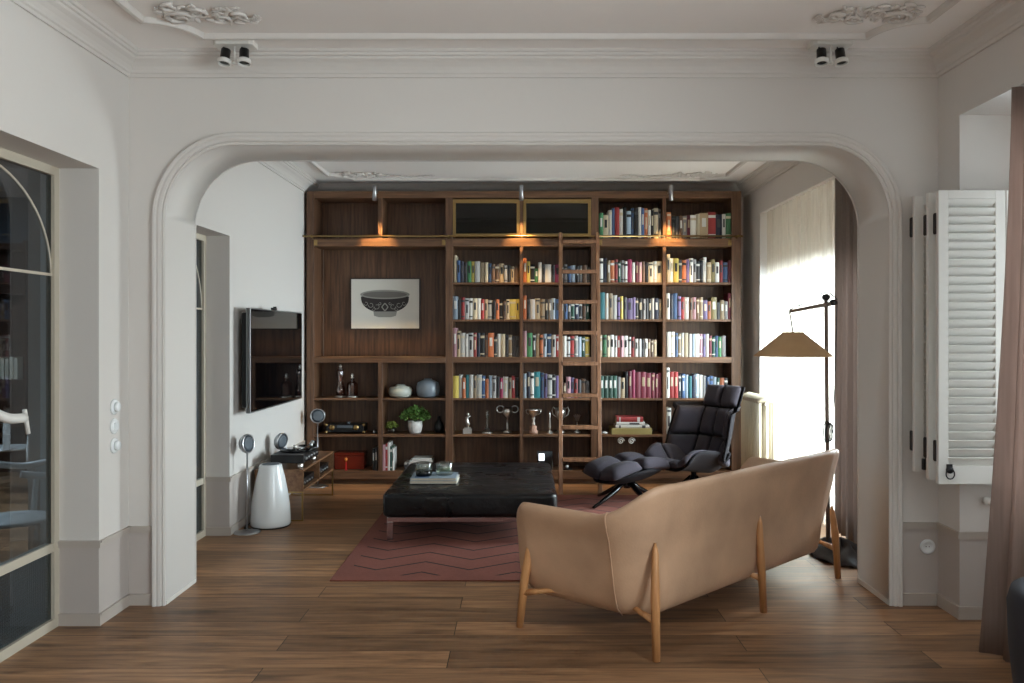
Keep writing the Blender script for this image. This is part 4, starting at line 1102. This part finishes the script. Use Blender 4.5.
# seams
for u in (.158, .842):
    p, n_, kd, q = foot(u); zt = ztop_of(p); r = shell_ring(u)
    mb = MB(); pts = [Vector(r[i]) + Vector((n_.x, n_.y, 0)) * .002 for i in range(2, 12)]; mb.tube(pts, .0035, 6); mb.build('seam', 'leather', sh)
# seat deck and cushion
mb = MB()
def deck(x0, x1, y0, y1, z0, z1, r=.05):
    m_ = Matrix.Translation(((x0 + x1) / 2, (y0 + y1) / 2, 0)); tmp = MB(); slab(tmp, (x1 - x0) / 2, (y1 - y0) / 2, z0, z1, r)
    for v in tmp.bm.verts: v.co = m_ @ v.co
    return tmp
deck(.02, 1.88, .14, .80, .215, .345, .05).build('seat_deck', 'leather', sofa)
for (a0, a1) in ((.05, .945), (.955, 1.85)): deck(a0, a1, .15, .80, .345, .455, .05).build('seat_cushion', 'leather', sofa)
# legs with stretchers
for a, spl in ((0.0, -.055), (.985, 0.0), (1.903, .05)):
    bt = -.0; 
    mb = MB(); mb.tube([(a, -.015, 0), (a - spl * .2 - .0, .0, .28), (a - spl * .5, .012, .50 - (.08 if a > 1.5 else 0)), (a - spl * .55, .014, .55 - (.09 if a > 1.5 else 0))], [.019, .023, .017, .005], 14); bl = mb.build('leg', 'oak', sofa)
    fa = -.149 if a == 0 else (.985 if a < 1.5 else 2.04)
    ft = -.125 if a == 0 else (.985 if a < 1.5 else 2.03)
    top = .56 if a != .985 else .30
    mb = MB(); mb.tube([(fa, .765 if a != .985 else .74, 0), (fa * .7 + ft * .3, .735, .26), (ft, .69, top - .03), (ft, .688, top)], [.019, .024, .018, .006], 14); fl = mb.build('leg', 'oak', sofa)
    mb = MB(); mb.tube([(a - spl * .1, -.004, .185), (a + (fa - a) * .12 + (.04 if a < .5 else 0), .10, .20), (a + (fa - a) * .5 + (.15 if a < .5 else 0), .37, .26), (a + (fa - a) * .9 + (.04 if a < .5 else 0), .66, .20), (fa, .745, .185)], [.019, .014, .013, .014, .019], 10); mb.build('stretcher', 'oak', sofa)

# ------------------------------------------------------------------ quilted armchair and footstool
def lerp_pts(P, v):
    for (v0, a), (v1, c) in zip(P, P[1:]):
        if v <= v1:
            t = (v - v0) / (v1 - v0); t = max(0, min(1, t))
            return tuple(x + (y - x) * t for x, y in zip(a, c))
    return P[-1][1]
CEN = [(0, (.36, .335)), (.12, (.26, .34)), (.25, (.08, .305)), (.38, (-.08, .29)), (.46, (-.17, .33)), (.54, (-.235, .45)), (.64, (-.285, .61)), (.76, (-.345, .80)), (.9, (-.41, .95)), (1.0, (-.455, 1.06))]
def smooth_cen(v):
    a = lerp_pts(CEN, max(0, v - .03)); c = lerp_pts(CEN, v); d = lerp_pts(CEN, min(1, v + .03))
    return ((a[0] + 2 * c[0] + d[0]) / 4, (a[1] + 2 * c[1] + d[1]) / 4)
WID = [(0, (.33,)), (.3, (.38,)), (.5, (.43,)), (.64, (.43,)), (.80, (.40,)), (.81, (.46,)), (1.0, (.46,))]
def husk(u, v):
    y, z = smooth_cen(v); w = lerp_pts(WID, v)[0]
    k = max(0, abs(u) - .42) / .58
    x = u * w * .87
    seatness = 1 - sm((v - .38) / .16)
    lift = .19 * k ** 1.6 * seatness * sm((v + .15) / .35)
    fwd = .24 * k ** 1.5 * (1 - seatness)
    return Vector((x, y + fwd, z + lift))
def pad(mb, Sf, u0, u1, v0, v1, th, n=9, sg=1):
    def nrm(u, v):
        e = .01
        a = Sf(u + e, v) - Sf(u - e, v); c = Sf(u, v + e) - Sf(u, v - e)
        return a.cross(c).normalized() * sg
    top = {}; bot = {}
    for i in range(n + 1):
        for j in range(n + 1):
            s = i / n; t = j / n
            u = u0 + (u1 - u0) * s; v = v0 + (v1 - v0) * t
            p = Sf(u, v); nn = nrm(u, v)
            f = max(0, (1 - abs(2 * s - 1) ** 3.6)) ** .5 * max(0, (1 - abs(2 * t - 1) ** 3.6)) ** .5
            edge = i in (0, n) or j in (0, n)
            q = p + nn * (.022 + th * f * .9)
            w = p + nn * (.018 - th * .22 * f)
            top[i, j] = mb.bm.verts.new(q if not edge else p + nn * .02)
            bot[i, j] = top[i, j] if edge else mb.bm.verts.new(w)
    for i in range(n):
        for j in range(n):
            mb._f([top[i, j], top[i + 1, j], top[i + 1, j + 1], top[i, j + 1]], True)
            ks = [bot[i, j], bot[i, j + 1], bot[i + 1, j + 1], bot[i + 1, j]]
            if len(set(ks)) >= 3: mb._f(ks, True)
def star_base(t, r, ztop_, hub=.17, rot=.35):
    mb = MB(); mb.lathe([(.03, hub - .02), (.036, hub), (.028, hub + .03), (.022, ztop_)], seg=18); mb.build('column', 'black_gloss', t)
    for k in range(4):
        a = k * PI / 2 + rot
        c, s = math.cos(a), math.sin(a)
        mb = MB(); mb.tube([(.02 * c, .02 * s, hub + .05), (r * .35 * c, r * .35 * s, hub * .75 + .01), (r * .8 * c, r * .8 * s, .05), (r * c, r * s, .016)], [.026, .024, .018, .013], 10); mb.build('leg', 'black_gloss', t)
AR_DIR = math.atan2(-.55, -.84)
arm = thing('quilted_armchair', 'charcoal quilted swivel armchair with tall headrest', 'armchair', (1.595, 7.62, 0), AR_DIR - PI / 2)
us = [-1, -.5, 0, .5, 1]
rowsv = [(.0, .20), (.20, .42), (.45, .62), (.62, .80)]
for (v0, v1) in rowsv:
    for a, c in zip(us, us[1:]):
        mb = MB(); pad(mb, husk, a, c, v0, v1, .055 if abs(a + c) < 1 else .05, sg=-1); mb.build('cushion_pad', 'charcoal', arm)
for a, c in ((-.56, 0), (0, .56)):
    mb = MB(); pad(mb, husk, a, c, .805, 1.0, .06, sg=-1); mb.build('headrest_pad', 'charcoal', arm)
mb = MB()
def shell_s(s, t):
    u = -1.03 + 2.06 * s; v = -.01 + .85 * t
    return husk(u, max(0, v)) + Vector((0, -.012 if v > .45 else 0, -.012 if v <= .5 else 0))
mb.grid(shell_s, 28, 30); mb.build('shell', 'shell', arm, solid=.012)
mb = MB(); mb.grid(lambda s, t: husk(-.57 + 1.14 * s, .78 + .22 * t) + Vector((0, -.014, 0)), 12, 8); mb.build('headrest_shell', 'shell', arm, solid=.01)
star_base(arm, .34, .29)
# footstool
foot_t = thing('quilted_footstool', 'charcoal quilted footstool on black star base before the armchair', 'footstool', (.955, 7.46, 0), .5)
def stool(u, v):
    return Vector((u * .315, v * .27, .315 + .035 * v * v - .05 * u * u + .03 * u))
for a, c in ((-1, 0), (0, 1)):
    for e, f in ((-1, 0), (0, 1)):
        mb = MB(); pad(mb, stool, a, c, e, f, .10); mb.build('cushion_pad', 'charcoal', foot_t)
mb = MB()
def bowl(s, t):
    a = 2 * PI * s; r = t
    u, v = math.cos(a) * r, math.sin(a) * r
    k = 1 / max(abs(math.cos(a)), abs(math.sin(a))) ** .6
    p = stool(u * min(1.02, k), v * min(1.02, k)); p.z -= .005 + .10 * (1 - r ** 2.2); return p
mb.grid(bowl, 32, 8, closed_u=True); mb.build('shell', 'shell', foot_t, solid=.01)
star_base(foot_t, .40, .25, rot=math.radians(215) - .5)

# ------------------------------------------------------------------ floor lamp
LY = 5.80; LXp = (826 - 522) / 820 * LY
lamp = thing('floor_lamp', 'floor lamp with tan cone shade on a counterweighted arm', 'floor lamp', (LXp, LY, 0))
mb = MB(); mb.lathe([(.001, 0), (.10, 0), (.10, .012), (.085, .02), (.001, .022)], seg=28); mb.build('base', 'lamp_metal', lamp)
mb = MB(); mb.tube([(.016, 0, .02), (0, 0, 1.80)], [.015, .014], 12); mb.build('pole', 'lamp_metal', lamp)
pv = Vector((0.0, 0, 1.775))
e0 = at(789.5, 311.5, LY) - Vector((LXp, LY, 0)); e1 = at(837, 302.5, LY) - Vector((LXp, LY, 0))
mb = MB(); mb.tube([e0, e1], [.011, .017], 10); ar = mb.build('arm', 'lamp_metal', lamp)
mb = MB(); mb.lathe([(.001, -.02), (.024, -.02), (.024, .02), (.001, .02)], (0, -.0, 1.81), 18, Matrix.Rotation(PI / 2, 4, 'X')); mb.build('pulley', 'black', ar)
c_ = at(833, 302.5, LY) - Vector((LXp, LY, 0))
mb = MB(); mb.lathe([(.001, -.022), (.022, -.022), (.022, .022), (.001, .022)], c_, 18, Matrix.Rotation(PI / 2, 4, 'X')); mb.build('counterweight', 'black', ar)
mb = MB(); mb.tube([e0 + Vector((0, 0, .012)), (e0 + Vector((.13, 0, .07))), (-.02, 0, 1.845), (.03, 0, 1.84), e1 + Vector((0, 0, .02))], .0045, 6)
mb.tube([e1, e1 + Vector((-.01, 0, -.4)), (.05, .0, .9), (.045, 0, .85)], .003, 6); mb.build('cord', 'black', lamp)
sx_ = (793 - 522) / 820 * LY - LXp
mb = MB(); mb.tube([e0, (sx_ + .0, 0, 1.56)], .0055, 6); mb.build('shade_rod', 'lamp_metal', lamp)
mb = MB(); mb.lathe([(.265, 1.392), (.266, 1.397), (.075, 1.556), (.072, 1.562), (.001, 1.563)], (sx_, 0, 0), 48, cap0=False); shd = mb.build('lamp_shade', 'shade', lamp, solid=.003)
mb = MB(); mb.ball((sx_, 0, 1.50), .035, 14, 8); mb.build('bulb', 'white_gloss', lamp)
# coil of cable on the pole
mb = MB()
for k in range(3):
    mb.tube([(.0 + .024 * math.cos(a) + .008 * k, -.016 - .006 * k, .86 + (.075 - .005 * k) * math.sin(a)) for a in [2 * PI * i / 18 for i in range(18)]], .004, 6, closed=True)
mb.build('cable_coil', 'black', lamp)

# ------------------------------------------------------------------ curtains
def curtain(name, y0, y1, xc, amp, n, z0, z1, mat, lab, flare=None, thick=.002, seed=1):
    rn = random.Random(seed); ph = [rn.uniform(-.5, .5) for _ in range(n + 3)]
    mb = MB()
    def fn(s, t):
        y = y0 + (y1 - y0) * s; z = z0 + (z1 - z0) * t
        k = s * n; i = int(k)
        a = amp * (.8 + .4 * math.sin(i * 1.7)) * (.75 + .25 * (1 - t))
        x = xc + a * math.sin(2 * PI * k + ph[min(i, n)] * .4 * t) + .3 * a * math.sin(5.1 * PI * k + t * 2)
        if flare: x, y = flare(x, y, s, t)
        return Vector((x, y, z))
    mb.grid(fn, n * 12, 14)
    o = mb.build(name, mat, None, solid=thick); tag(o, lab, 'curtain'); return o
curtain('sheer_curtain', 6.30, 8.12, 2.43, .022, 26, .02, 2.755, 'sheer', 'white sheer curtain glowing before the far window', thick=0)
def gather(x, y, s, t): return x + .0, y
curtain('drape_curtain', 5.56, 6.28, 2.43, .035, 9, .03, 2.755, 'drape', 'heavy taupe drape beside the arch, right of the floor lamp', gather)
def flare2(x, y, s, t):
    k = (1 - t) ** 1.6 * max(0, (s - .35) / .65) ** 1.2
    return x - .15 * k, y + .0 * k
curtain('drape_curtain', 3.36, 3.98, 2.392, .035, 6, .015, 2.738, 'drape_room', 'rosy taupe curtain at right edge in front of shutters', flare2, seed=5)
# pooled cloth by the far drape
mb = MB()
def pool(s, t):
    a = 2 * PI * s; r = t
    return Vector((2.22 + .20 * r * math.cos(a), 5.72 + .32 * r * math.sin(a), .012 + .085 * (1 - r ** 2) * (1 + .35 * math.sin(5 * a + 6 * r)) + .012 * math.sin(9 * a) * r))
mb.grid(pool, 40, 8, closed_u=True); tag(mb.build('pooled_blanket', 'cord_cloth', solid=.003), 'dark grey cloth heaped on floor below taupe drape', 'cloth')

# ------------------------------------------------------------------ shutters
def shutter(x0, x1, y, z0, z1, lab, hinge=True, ring=False, depth=.028):
    t = thing('louvred_shutter', lab, 'shutter', (0, 0, 0), 0, 'folded window shutters')
    w = .052
    w = min(w, (x1 - x0) * .3)
    mb = MB()
    mb.box(x0, x0 + w, y - depth / 2, y + depth / 2, z0, z1); mb.box(x1 - w, x1, y - depth / 2, y + depth / 2, z0, z1)
    mb.box(x0 + w, x1 - w, y - depth / 2, y + depth / 2, z0, z0 + .095); mb.box(x0 + w, x1 - w, y - depth / 2, y + depth / 2, z1 - .045, z1)
    mb.build('frame', 'white_paint', t, bevel=.002)
    mb = MB(); n = 31; h = (z1 - .045 - z0 - .095) / n
    for i in range(n):
        zc = z0 + .095 + h * (i + .5)
        m = Matrix.Translation((0, y, zc)) @ Matrix.Rotation(math.radians(-52), 4, 'X')
        mb.box(x0 + w - .002, x1 - w + .002, -.027, .027, -.0035, .0035, m)
    mb.build('slats', 'white_paint', t)
    if hinge:
        for zc in (z1 - .17, z0 + .17):
            mb = MB(); mb.box(x0 - .004, x0 + .004, y + .008, y + .030, zc - .055, zc + .055); mb.cyl(x0, y + .030, zc - .05, zc + .05, .006, 10); mb.build('hinge', 'black', t)
    if ring:
        mb = MB(); xr, zr_ = x0 + .055, z0 + .075
        mb.lathe([(.001, .0), (.018, .0), (.018, .012), (.001, .014)], (xr, y - depth / 2, zr_), 16, Matrix.Rotation(PI / 2, 4, 'X'))
        mb.tube([(xr + .022 * math.cos(a), y - depth / 2 - .012, zr_ - .02 + .026 * math.sin(a)) for a in [2 * PI * i / 16 for i in range(16)]], .0035, 6, closed=True)
        mb.box(xr - .014, xr + .014, y - depth / 2 - .008, y - depth / 2, zr_ + .0, zr_ + .03); mb.build('ring_latch', 'black', t)
    return t
shutter(2.162, 2.51, 4.27, .77, 2.297, 'nearest white louvred shutter leaf with black ring latch', True, True)
shutter(2.515, 2.72, 4.27, .77, 2.297, 'narrow louvred shutter leaf half hidden by the rosy curtain', False)
shutter(2.172, 2.345, 4.395, .77, 2.305, 'second white shutter leaf, folded behind the nearest one')
sh3 = shutter(2.176, 2.355, 4.56, .785, 2.315, 'rearmost white shutter leaf, folded against the arch wall')
# latch box between leaves
mb = MB(); mb.box(2.215, 2.245, 4.52, 4.547, .80, .86); mb.tube([(2.23, 4.53, .86), (2.23, 4.50, .90)], .005, 6); mb.build('shutter_latch', 'black', sh3)
# small white valve on recess wall
t = thing('radiator_valve', 'small white valve knob on the recess wall below the shutter', 'valve', (2.52, 4.46, .645))
mb = MB(); mb.tube([(0, 0, 0), (0, -.03, 0), (.03, -.035, -.008), (.12, -.035, -.02)], .007, 8); mb.build('pipe', 'white_plastic', t)
mb = MB(); mb.lathe([(.001, -.02), (.018, -.02), (.022, 0), (.018, .02), (.001, .02)], (-.005, -.035, .005), 16, Matrix.Rotation(PI / 2, 4, 'Y')); mb.build('knob', 'white_plastic', t)

# ------------------------------------------------------------------ radiator
t = thing('column_radiator', 'cream cast iron column radiator behind the armchair', 'radiator', (0, 0, 0))
for i in range(9):
    yy = 7.60 + i * .072; mb = MB()
    for xx in (2.20, 2.265, 2.33):
        mb.tube([(xx, yy, .10), (xx, yy, .93)], .017, 8)
    for zz_ in (.12, .92):
        mb.tube([(2.18, yy, zz_), (2.265, yy, zz_ + (.03 if zz_ > .5 else -.02)), (2.35, yy, zz_)], .026, 8)
    for xx in (2.20, 2.33): mb.tube([(xx, yy, .10), (xx, yy, 0.0)], .012, 8) if i in (0, 8) else None
    mb.build('section', 'cream_metal', t)
for zz_ in (.14, .90):
    mb = MB(); mb.tube([(2.265, 7.58, zz_), (2.265, 8.19, zz_)], .02, 8); mb.build('header_pipe', 'cream_metal', t)

# ------------------------------------------------------------------ television
TX = -2.12
t = thing('television', 'large black flat television on the left wall', 'television', (0, 0, 0))
mb = MB(); mb.box(TX - .034, TX, 6.40, 7.895, .929, 1.755); mb.build('casing', 'steel', t, bevel=.003)
mb = MB(); mb.box(TX, TX + .003, 6.412, 7.885, .942, 1.745); mb.build('screen', 'screen', t)
mb = MB(); mb.box(TX - .034 - .05, TX - .034, 6.44, 7.86, .97, 1.72); mb.build('back_housing', 'black', t, bevel=.01)
mb = MB(); mb.box(XL - .004, TX - .084, 6.9, 7.4, 1.15, 1.5); mb.build('wall_bracket', 'black', t)
mb = MB(); mb.box(TX - .03, TX + .0, 7.02, 7.10, 1.756, 1.775); mb.box(TX - .02, TX + .004, 7.05, 7.07, 1.775, 1.785); tag(mb.build('sensor_bar', 'black'), 'small black camera on top of the television', 'camera')

# ------------------------------------------------------------------ console
t = thing('media_console', 'low walnut console with open front shelf on brass legs', 'media console', (0, 0, 0))
x0, x1, y0, y1, z0, z1 = -2.215, -1.812, 6.79, 7.88, .245, .425; w = .014
mb = MB(); mb.box(x0, x1, y0, y1, z1 - w, z1); mb.build('top_board', 'console_wood', t)
mb = MB(); mb.box(x0, x1, y0, y1, z0, z0 + w); mb.build('bottom_board', 'console_wood', t)
mb = MB(); mb.box(x0, x1, y0, y0 + w, z0 + w, z1 - w); mb.build('end_panel', 'console_wood', t)
mb = MB(); mb.box(x0, x1, y1 - w, y1, z0 + w, z1 - w); mb.build('end_panel', 'console_wood', t)
mb = MB(); mb.box(x0, x1, 7.33, 7.344, z0 + w, z1 - w); mb.build('divider', 'console_wood', t)
mb = MB(); mb.box(x0, x0 + .008, y0 + w, y1 - w, z0 + w, z1 - w); mb.build('back_panel', 'walnut', t)
for yy in (y0, y1 - .012):
    mb = MB(); mb.box(x1 - .014, x1, yy, yy + .012, 0, z0); mb.box(x0, x0 + .014, yy, yy + .012, 0, z0); mb.box(x0 + .014, x1 - .014, yy, yy + .012, .0, .012); mb.box(x0 + .014, x1 - .014, yy, yy + .012, z0 - .012, z0)
    mb.build('leg_frame', 'brass', t)
for (ya, yb_, lab) in ((6.86, 7.26, 'black media player in the near half of the console'), (7.42, 7.80, 'black media player in the far half of the console')):
    u = thing('media_player', lab, 'media player', (0, 0, 0), 0, 'devices inside the console')
    mb = MB(); mb.box(-2.16, -1.84, ya, yb_, z0 + w + .008, z0 + w + .075); mb.build('case', 'black', u, bevel=.004)
    for k in range(4):
        mb = MB(); mb.lathe([(.001, 0), (.010, 0), (.010, .012), (.001, .012)], (-1.84, ya + .06 + .08 * k, z0 + .05), 10, Matrix.Rotation(PI / 2, 4, 'Y')); mb.build('control_knob', 'steel', u)
    for k in (0, 1):
        mb = MB(); mb.cyl(-1.87, (ya + .03, yb_ - .03)[k], z0 + w, z0 + w + .010, .012, 12); mb.build('foot', 'steel', u)
# turntable
u = thing('turntable', 'black turntable with silver feet on the console', 'turntable', (0, 0, 0))
tz = .425
mb = MB(); mb.box(-2.10, -1.822, 6.84, 7.34, tz + .045, tz + .115); mb.build('plinth', 'black', u, bevel=.005)
for xx in (-2.06, -1.86):
    for yy in (6.88, 7.30):
        mb = MB(); mb.lathe([(.001, 0), (.022, 0), (.026, .012), (.024, .045), (.001, .045)], (xx, yy, tz), 18); mb.build('foot', 'silver', u)
mb = MB(); mb.lathe([(.001, 0), (.125, 0), (.125, .016), (.001, .018)], (-1.965, 7.10, tz + .116), 40); pl = mb.build('platter', 'black_gloss', u)
mb = MB(); mb.lathe([(.001, 0), (.02, 0), (.02, .03), (.001, .032)], (-1.965, 7.10, tz + .134), 18); mb.build('record_clamp', 'silver', pl)
mb = MB(); mb.tube([(-1.87, 7.28, tz + .116), (-1.87, 7.28, tz + .165)], .014, 10); mb.tube([(-1.87, 7.30, tz + .16), (-1.87, 7.05, tz + .15), (-1.90, 6.98, tz + .14)], .004, 6); mb.ball((-1.87, 7.32, tz + .16), .018, 10, 6); mb.build('tonearm', 'steel', u)
for k in range(5):
    mb = MB(); mb.lathe([(.001, 0), (.014, 0), (.012, .014), (.001, .015)], (-1.822, 6.90 + .085 * k, tz + .08), 12, Matrix.Rotation(PI / 2, 4, 'Y')); mb.build('front_knob', 'steel', u)
mb = MB(); mb.box(-2.05, -1.95, 7.40, 7.50, tz, tz + .07); mb.cyl(-2.0, 7.45, tz + .07, tz + .12, .03); mb.cyl(-1.90, 7.5, tz, tz + .15, .022); tag(mb.build('phono_amplifier', 'black_gloss', None, bevel=.0), 'glossy black valve unit behind the turntable', 'amplifier')

# ------------------------------------------------------------------ speakers
def dome_speaker(t, zc, face, r=.075):
    """hemispherical shell with a flat grille looking along face"""
    d = Vector(face).normalized(); m = d.to_track_quat('Z', 'Y').to_matrix().to_4x4()
    mb = MB(); pr = [(.001, -.052)] + [(r * math.sin(a) ** .9, -.052 * math.cos(a)) for a in [PI / 2 * i / 8 for i in range(1, 9)]] + [(r, .012), (r * .90, .018), (r * .86, .012)]
    mb.lathe(pr, (0, 0, zc), 32, m, cap1=False); mb.build('dome', 'steel', t)
    mb = MB(); mb.lathe([(.001, .013), (r * .5, .015), (r * .87, .011)], (0, 0, zc), 32, m, cap0=False); mb.build('grille', 'grille', t)
u = thing('satellite_speaker', 'round silver speaker on a thin floor stand by the white subwoofer', 'speaker', (-2.145, 6.40, 0), 0, 'round silver satellite speakers')
mb = MB(); mb.lathe([(.001, 0), (.100, 0), (.103, .006), (.08, .011), (.001, .014)], seg=40); mb.build('base', 'steel', u)
mb = MB(); mb.tube([(0, 0, .012), (0, 0, .63)], .006, 10); mb.build('pole', 'steel', u)
dome_speaker(u, .694, (.93, -.32, .1))
u = thing('satellite_speaker', 'round silver speaker on a thin stand beyond the console', 'speaker', (-2.075, 8.33, 0), 0, 'round silver satellite speakers')
mb = MB(); mb.lathe([(.001, 0), (.100, 0), (.103, .006), (.08, .011), (.001, .014)], seg=40); mb.build('base', 'steel', u)
mb = MB(); mb.tube([(0, 0, .012), (0, 0, .645)], .006, 10); mb.build('pole', 'steel', u)
dome_speaker(u, .718, (.22, -.97, .05))
u = thing('satellite_speaker', 'round silver speaker on a low disc foot, on top of console', 'speaker', (-2.10, 7.42 - .0, .425), 0, 'round silver satellite speakers')
u.location = (-2.125, 7.24, .425)
mb = MB(); mb.lathe([(.001, 0), (.044, 0), (.044, .010), (.02, .014), (.006, .10), (.001, .10)], seg=30); mb.build('base', 'silver', u)
dome_speaker(u, .178, (.85, -.35, -.1))
u = thing('subwoofer', 'white tapered cone subwoofer with a dark top', 'subwoofer', (-2.032, 6.632, 0))
mb = MB(); mb.lathe([(.001, .010), (.150, .010), (.158, .02), (.156, .06), (.150, .17), (.132, .29), (.110, .40), (.090, .475), (.086, .495), (.080, .50), (.070, .492), (.001, .492)], seg=48); mb.build('body', 'white_gloss', u)
mb = MB(); mb.lathe([(.001, 0), (.150, 0), (.150, .010), (.001, .010)], seg=40); mb.build('foot_ring', 'black', u)
mb = MB(); mb.lathe([(.001, .494), (.068, .494), (.062, .503), (.03, .507), (.001, .508)], seg=36); mb.build('driver', 'grille', u)
mb = MB(); mb.tube([(-2.145, 6.46, .006), (-2.18, 6.52, .006), (-2.21, 6.60, .006), (-2.225, 6.75, .006), (-2.22, 6.9, .006)], .006, 6); mb.tube([(-2.145, 6.5, .006), (-2.20, 6.50, .012), (-2.215, 6.62, .012)], .006, 6)
tag(mb.build('speaker_cable', 'black'), 'black cables on the floor behind the speaker stand', 'cable')

# ------------------------------------------------------------------ navy chair at the right edge
u = thing('tub_chair', 'dark navy upholstered chair cut off at bottom right corner', 'chair', (2.025, 2.78, 0), 0)
mb = MB()
def tub(s, t):
    a = -.4 + (2 * PI - 1.0) * s + .9
    R = .30; P2 = [(-.02, .12), (.0, .2), (.025, .45), (.03, .60), (.018, .645), (-.015, .66), (-.05, .645), (-.065, .60), (-.07, .42), (-.06, .2), (-.03, .12)]
    k = t * (len(P2) - 1); i = min(int(k), len(P2) - 2); f = k - i
    o_ = P2[i][0] * (1 - f) + P2[i + 1][0] * f; z = P2[i][1] * (1 - f) + P2[i + 1][1] * f
    e = sm(min(s, 1 - s) / .10); z = .12 + (z - .12) * (.75 + .25 * e)
    return Vector(((R + o_) * math.cos(a), (R + o_) * math.sin(a), z))
mb.grid(tub, 64, 20); mb.build('backrest', 'navy_fabric', u)
mb = MB(); mb.lathe([(.001, .13), (.24, .13), (.26, .18), (.26, .38), (.235, .43), (.001, .445)], seg=40); mb.build('seat', 'navy_fabric', u)
for k in range(4):
    a = PI / 4 + k * PI / 2; mb = MB(); mb.tube([(.2 * math.cos(a), .2 * math.sin(a), 0), (.18 * math.cos(a), .18 * math.sin(a), .14)], [.012, .018], 10); mb.build('leg', 'oak', u)

# ------------------------------------------------------------------ light
def area(name, loc, rot, sx, sy, e, col=(1, 1, 1)):
    l = bpy.data.lights.new(name, 'AREA'); l.shape = 'RECTANGLE'; l.size = sx; l.size_y = sy; l.energy = e; l.color = col
    o = bpy.data.objects.new(name, l); COL.objects.link(o); o.location = loc; o.rotation_euler = rot; return o
R90 = (0, PI / 2, 0)  # faces -X
COOL = (0.955, 0.97, 1.0); COOLER = (0.87, 0.93, 1.0)
area('daylight_far_window', (XO + 2.0, 6.3, 1.9), (0, PI / 2 - .12, 0), 2.4, 3.2, 2100, COOLER)
area('daylight_near_window', (XO + .25, 3.45, 1.45), (0, PI / 2, 0), 1.3, 1.4, 4, COOL)
area('side_fill_light', (XO + .25, .3, 1.7), (0, PI / 2, 0), 1.7, 2.5, 270, COOL)  # added source at the unseen side window, brightens both rooms
area('adjoining_room_fill', (-5.2, 6.0, 3.0), (0, 0, 0), 1.5, 1.5, 160, (.85, .93, 1.0))  # added fill so the room behind the glass is not black; no fixture
area('rear_fill_light', (-.2, YREAR - .35, 1.5), (-PI / 2, 0, 0), 2.2, 2.1, 42, COOL)  # added frontal fill for bookcase and arch wall, behind the camera
w = bpy.data.worlds.new('sky'); SC.world = w; w.use_nodes = True
bg = w.node_tree.nodes['Background']; bg.inputs['Color'].default_value = (0.86, 0.93, 1.0, 1); bg.inputs['Strength'].default_value = 1.25

SC.view_settings.view_transform = 'Standard'; SC.view_settings.look = 'None'
SC.view_settings.gamma = 1.0; SC.view_settings.use_curve_mapping = False
SC.view_settings.exposure = 0.4
SC.cycles.use_denoising = True
SC.cycles.max_bounces = 12; SC.cycles.diffuse_bounces = 8; SC.cycles.transparent_max_bounces = 16
SC.cycles.sample_clamp_indirect = 6.0
SC.cycles.caustics_reflective = False; SC.cycles.caustics_refractive = False
print('books', nb)
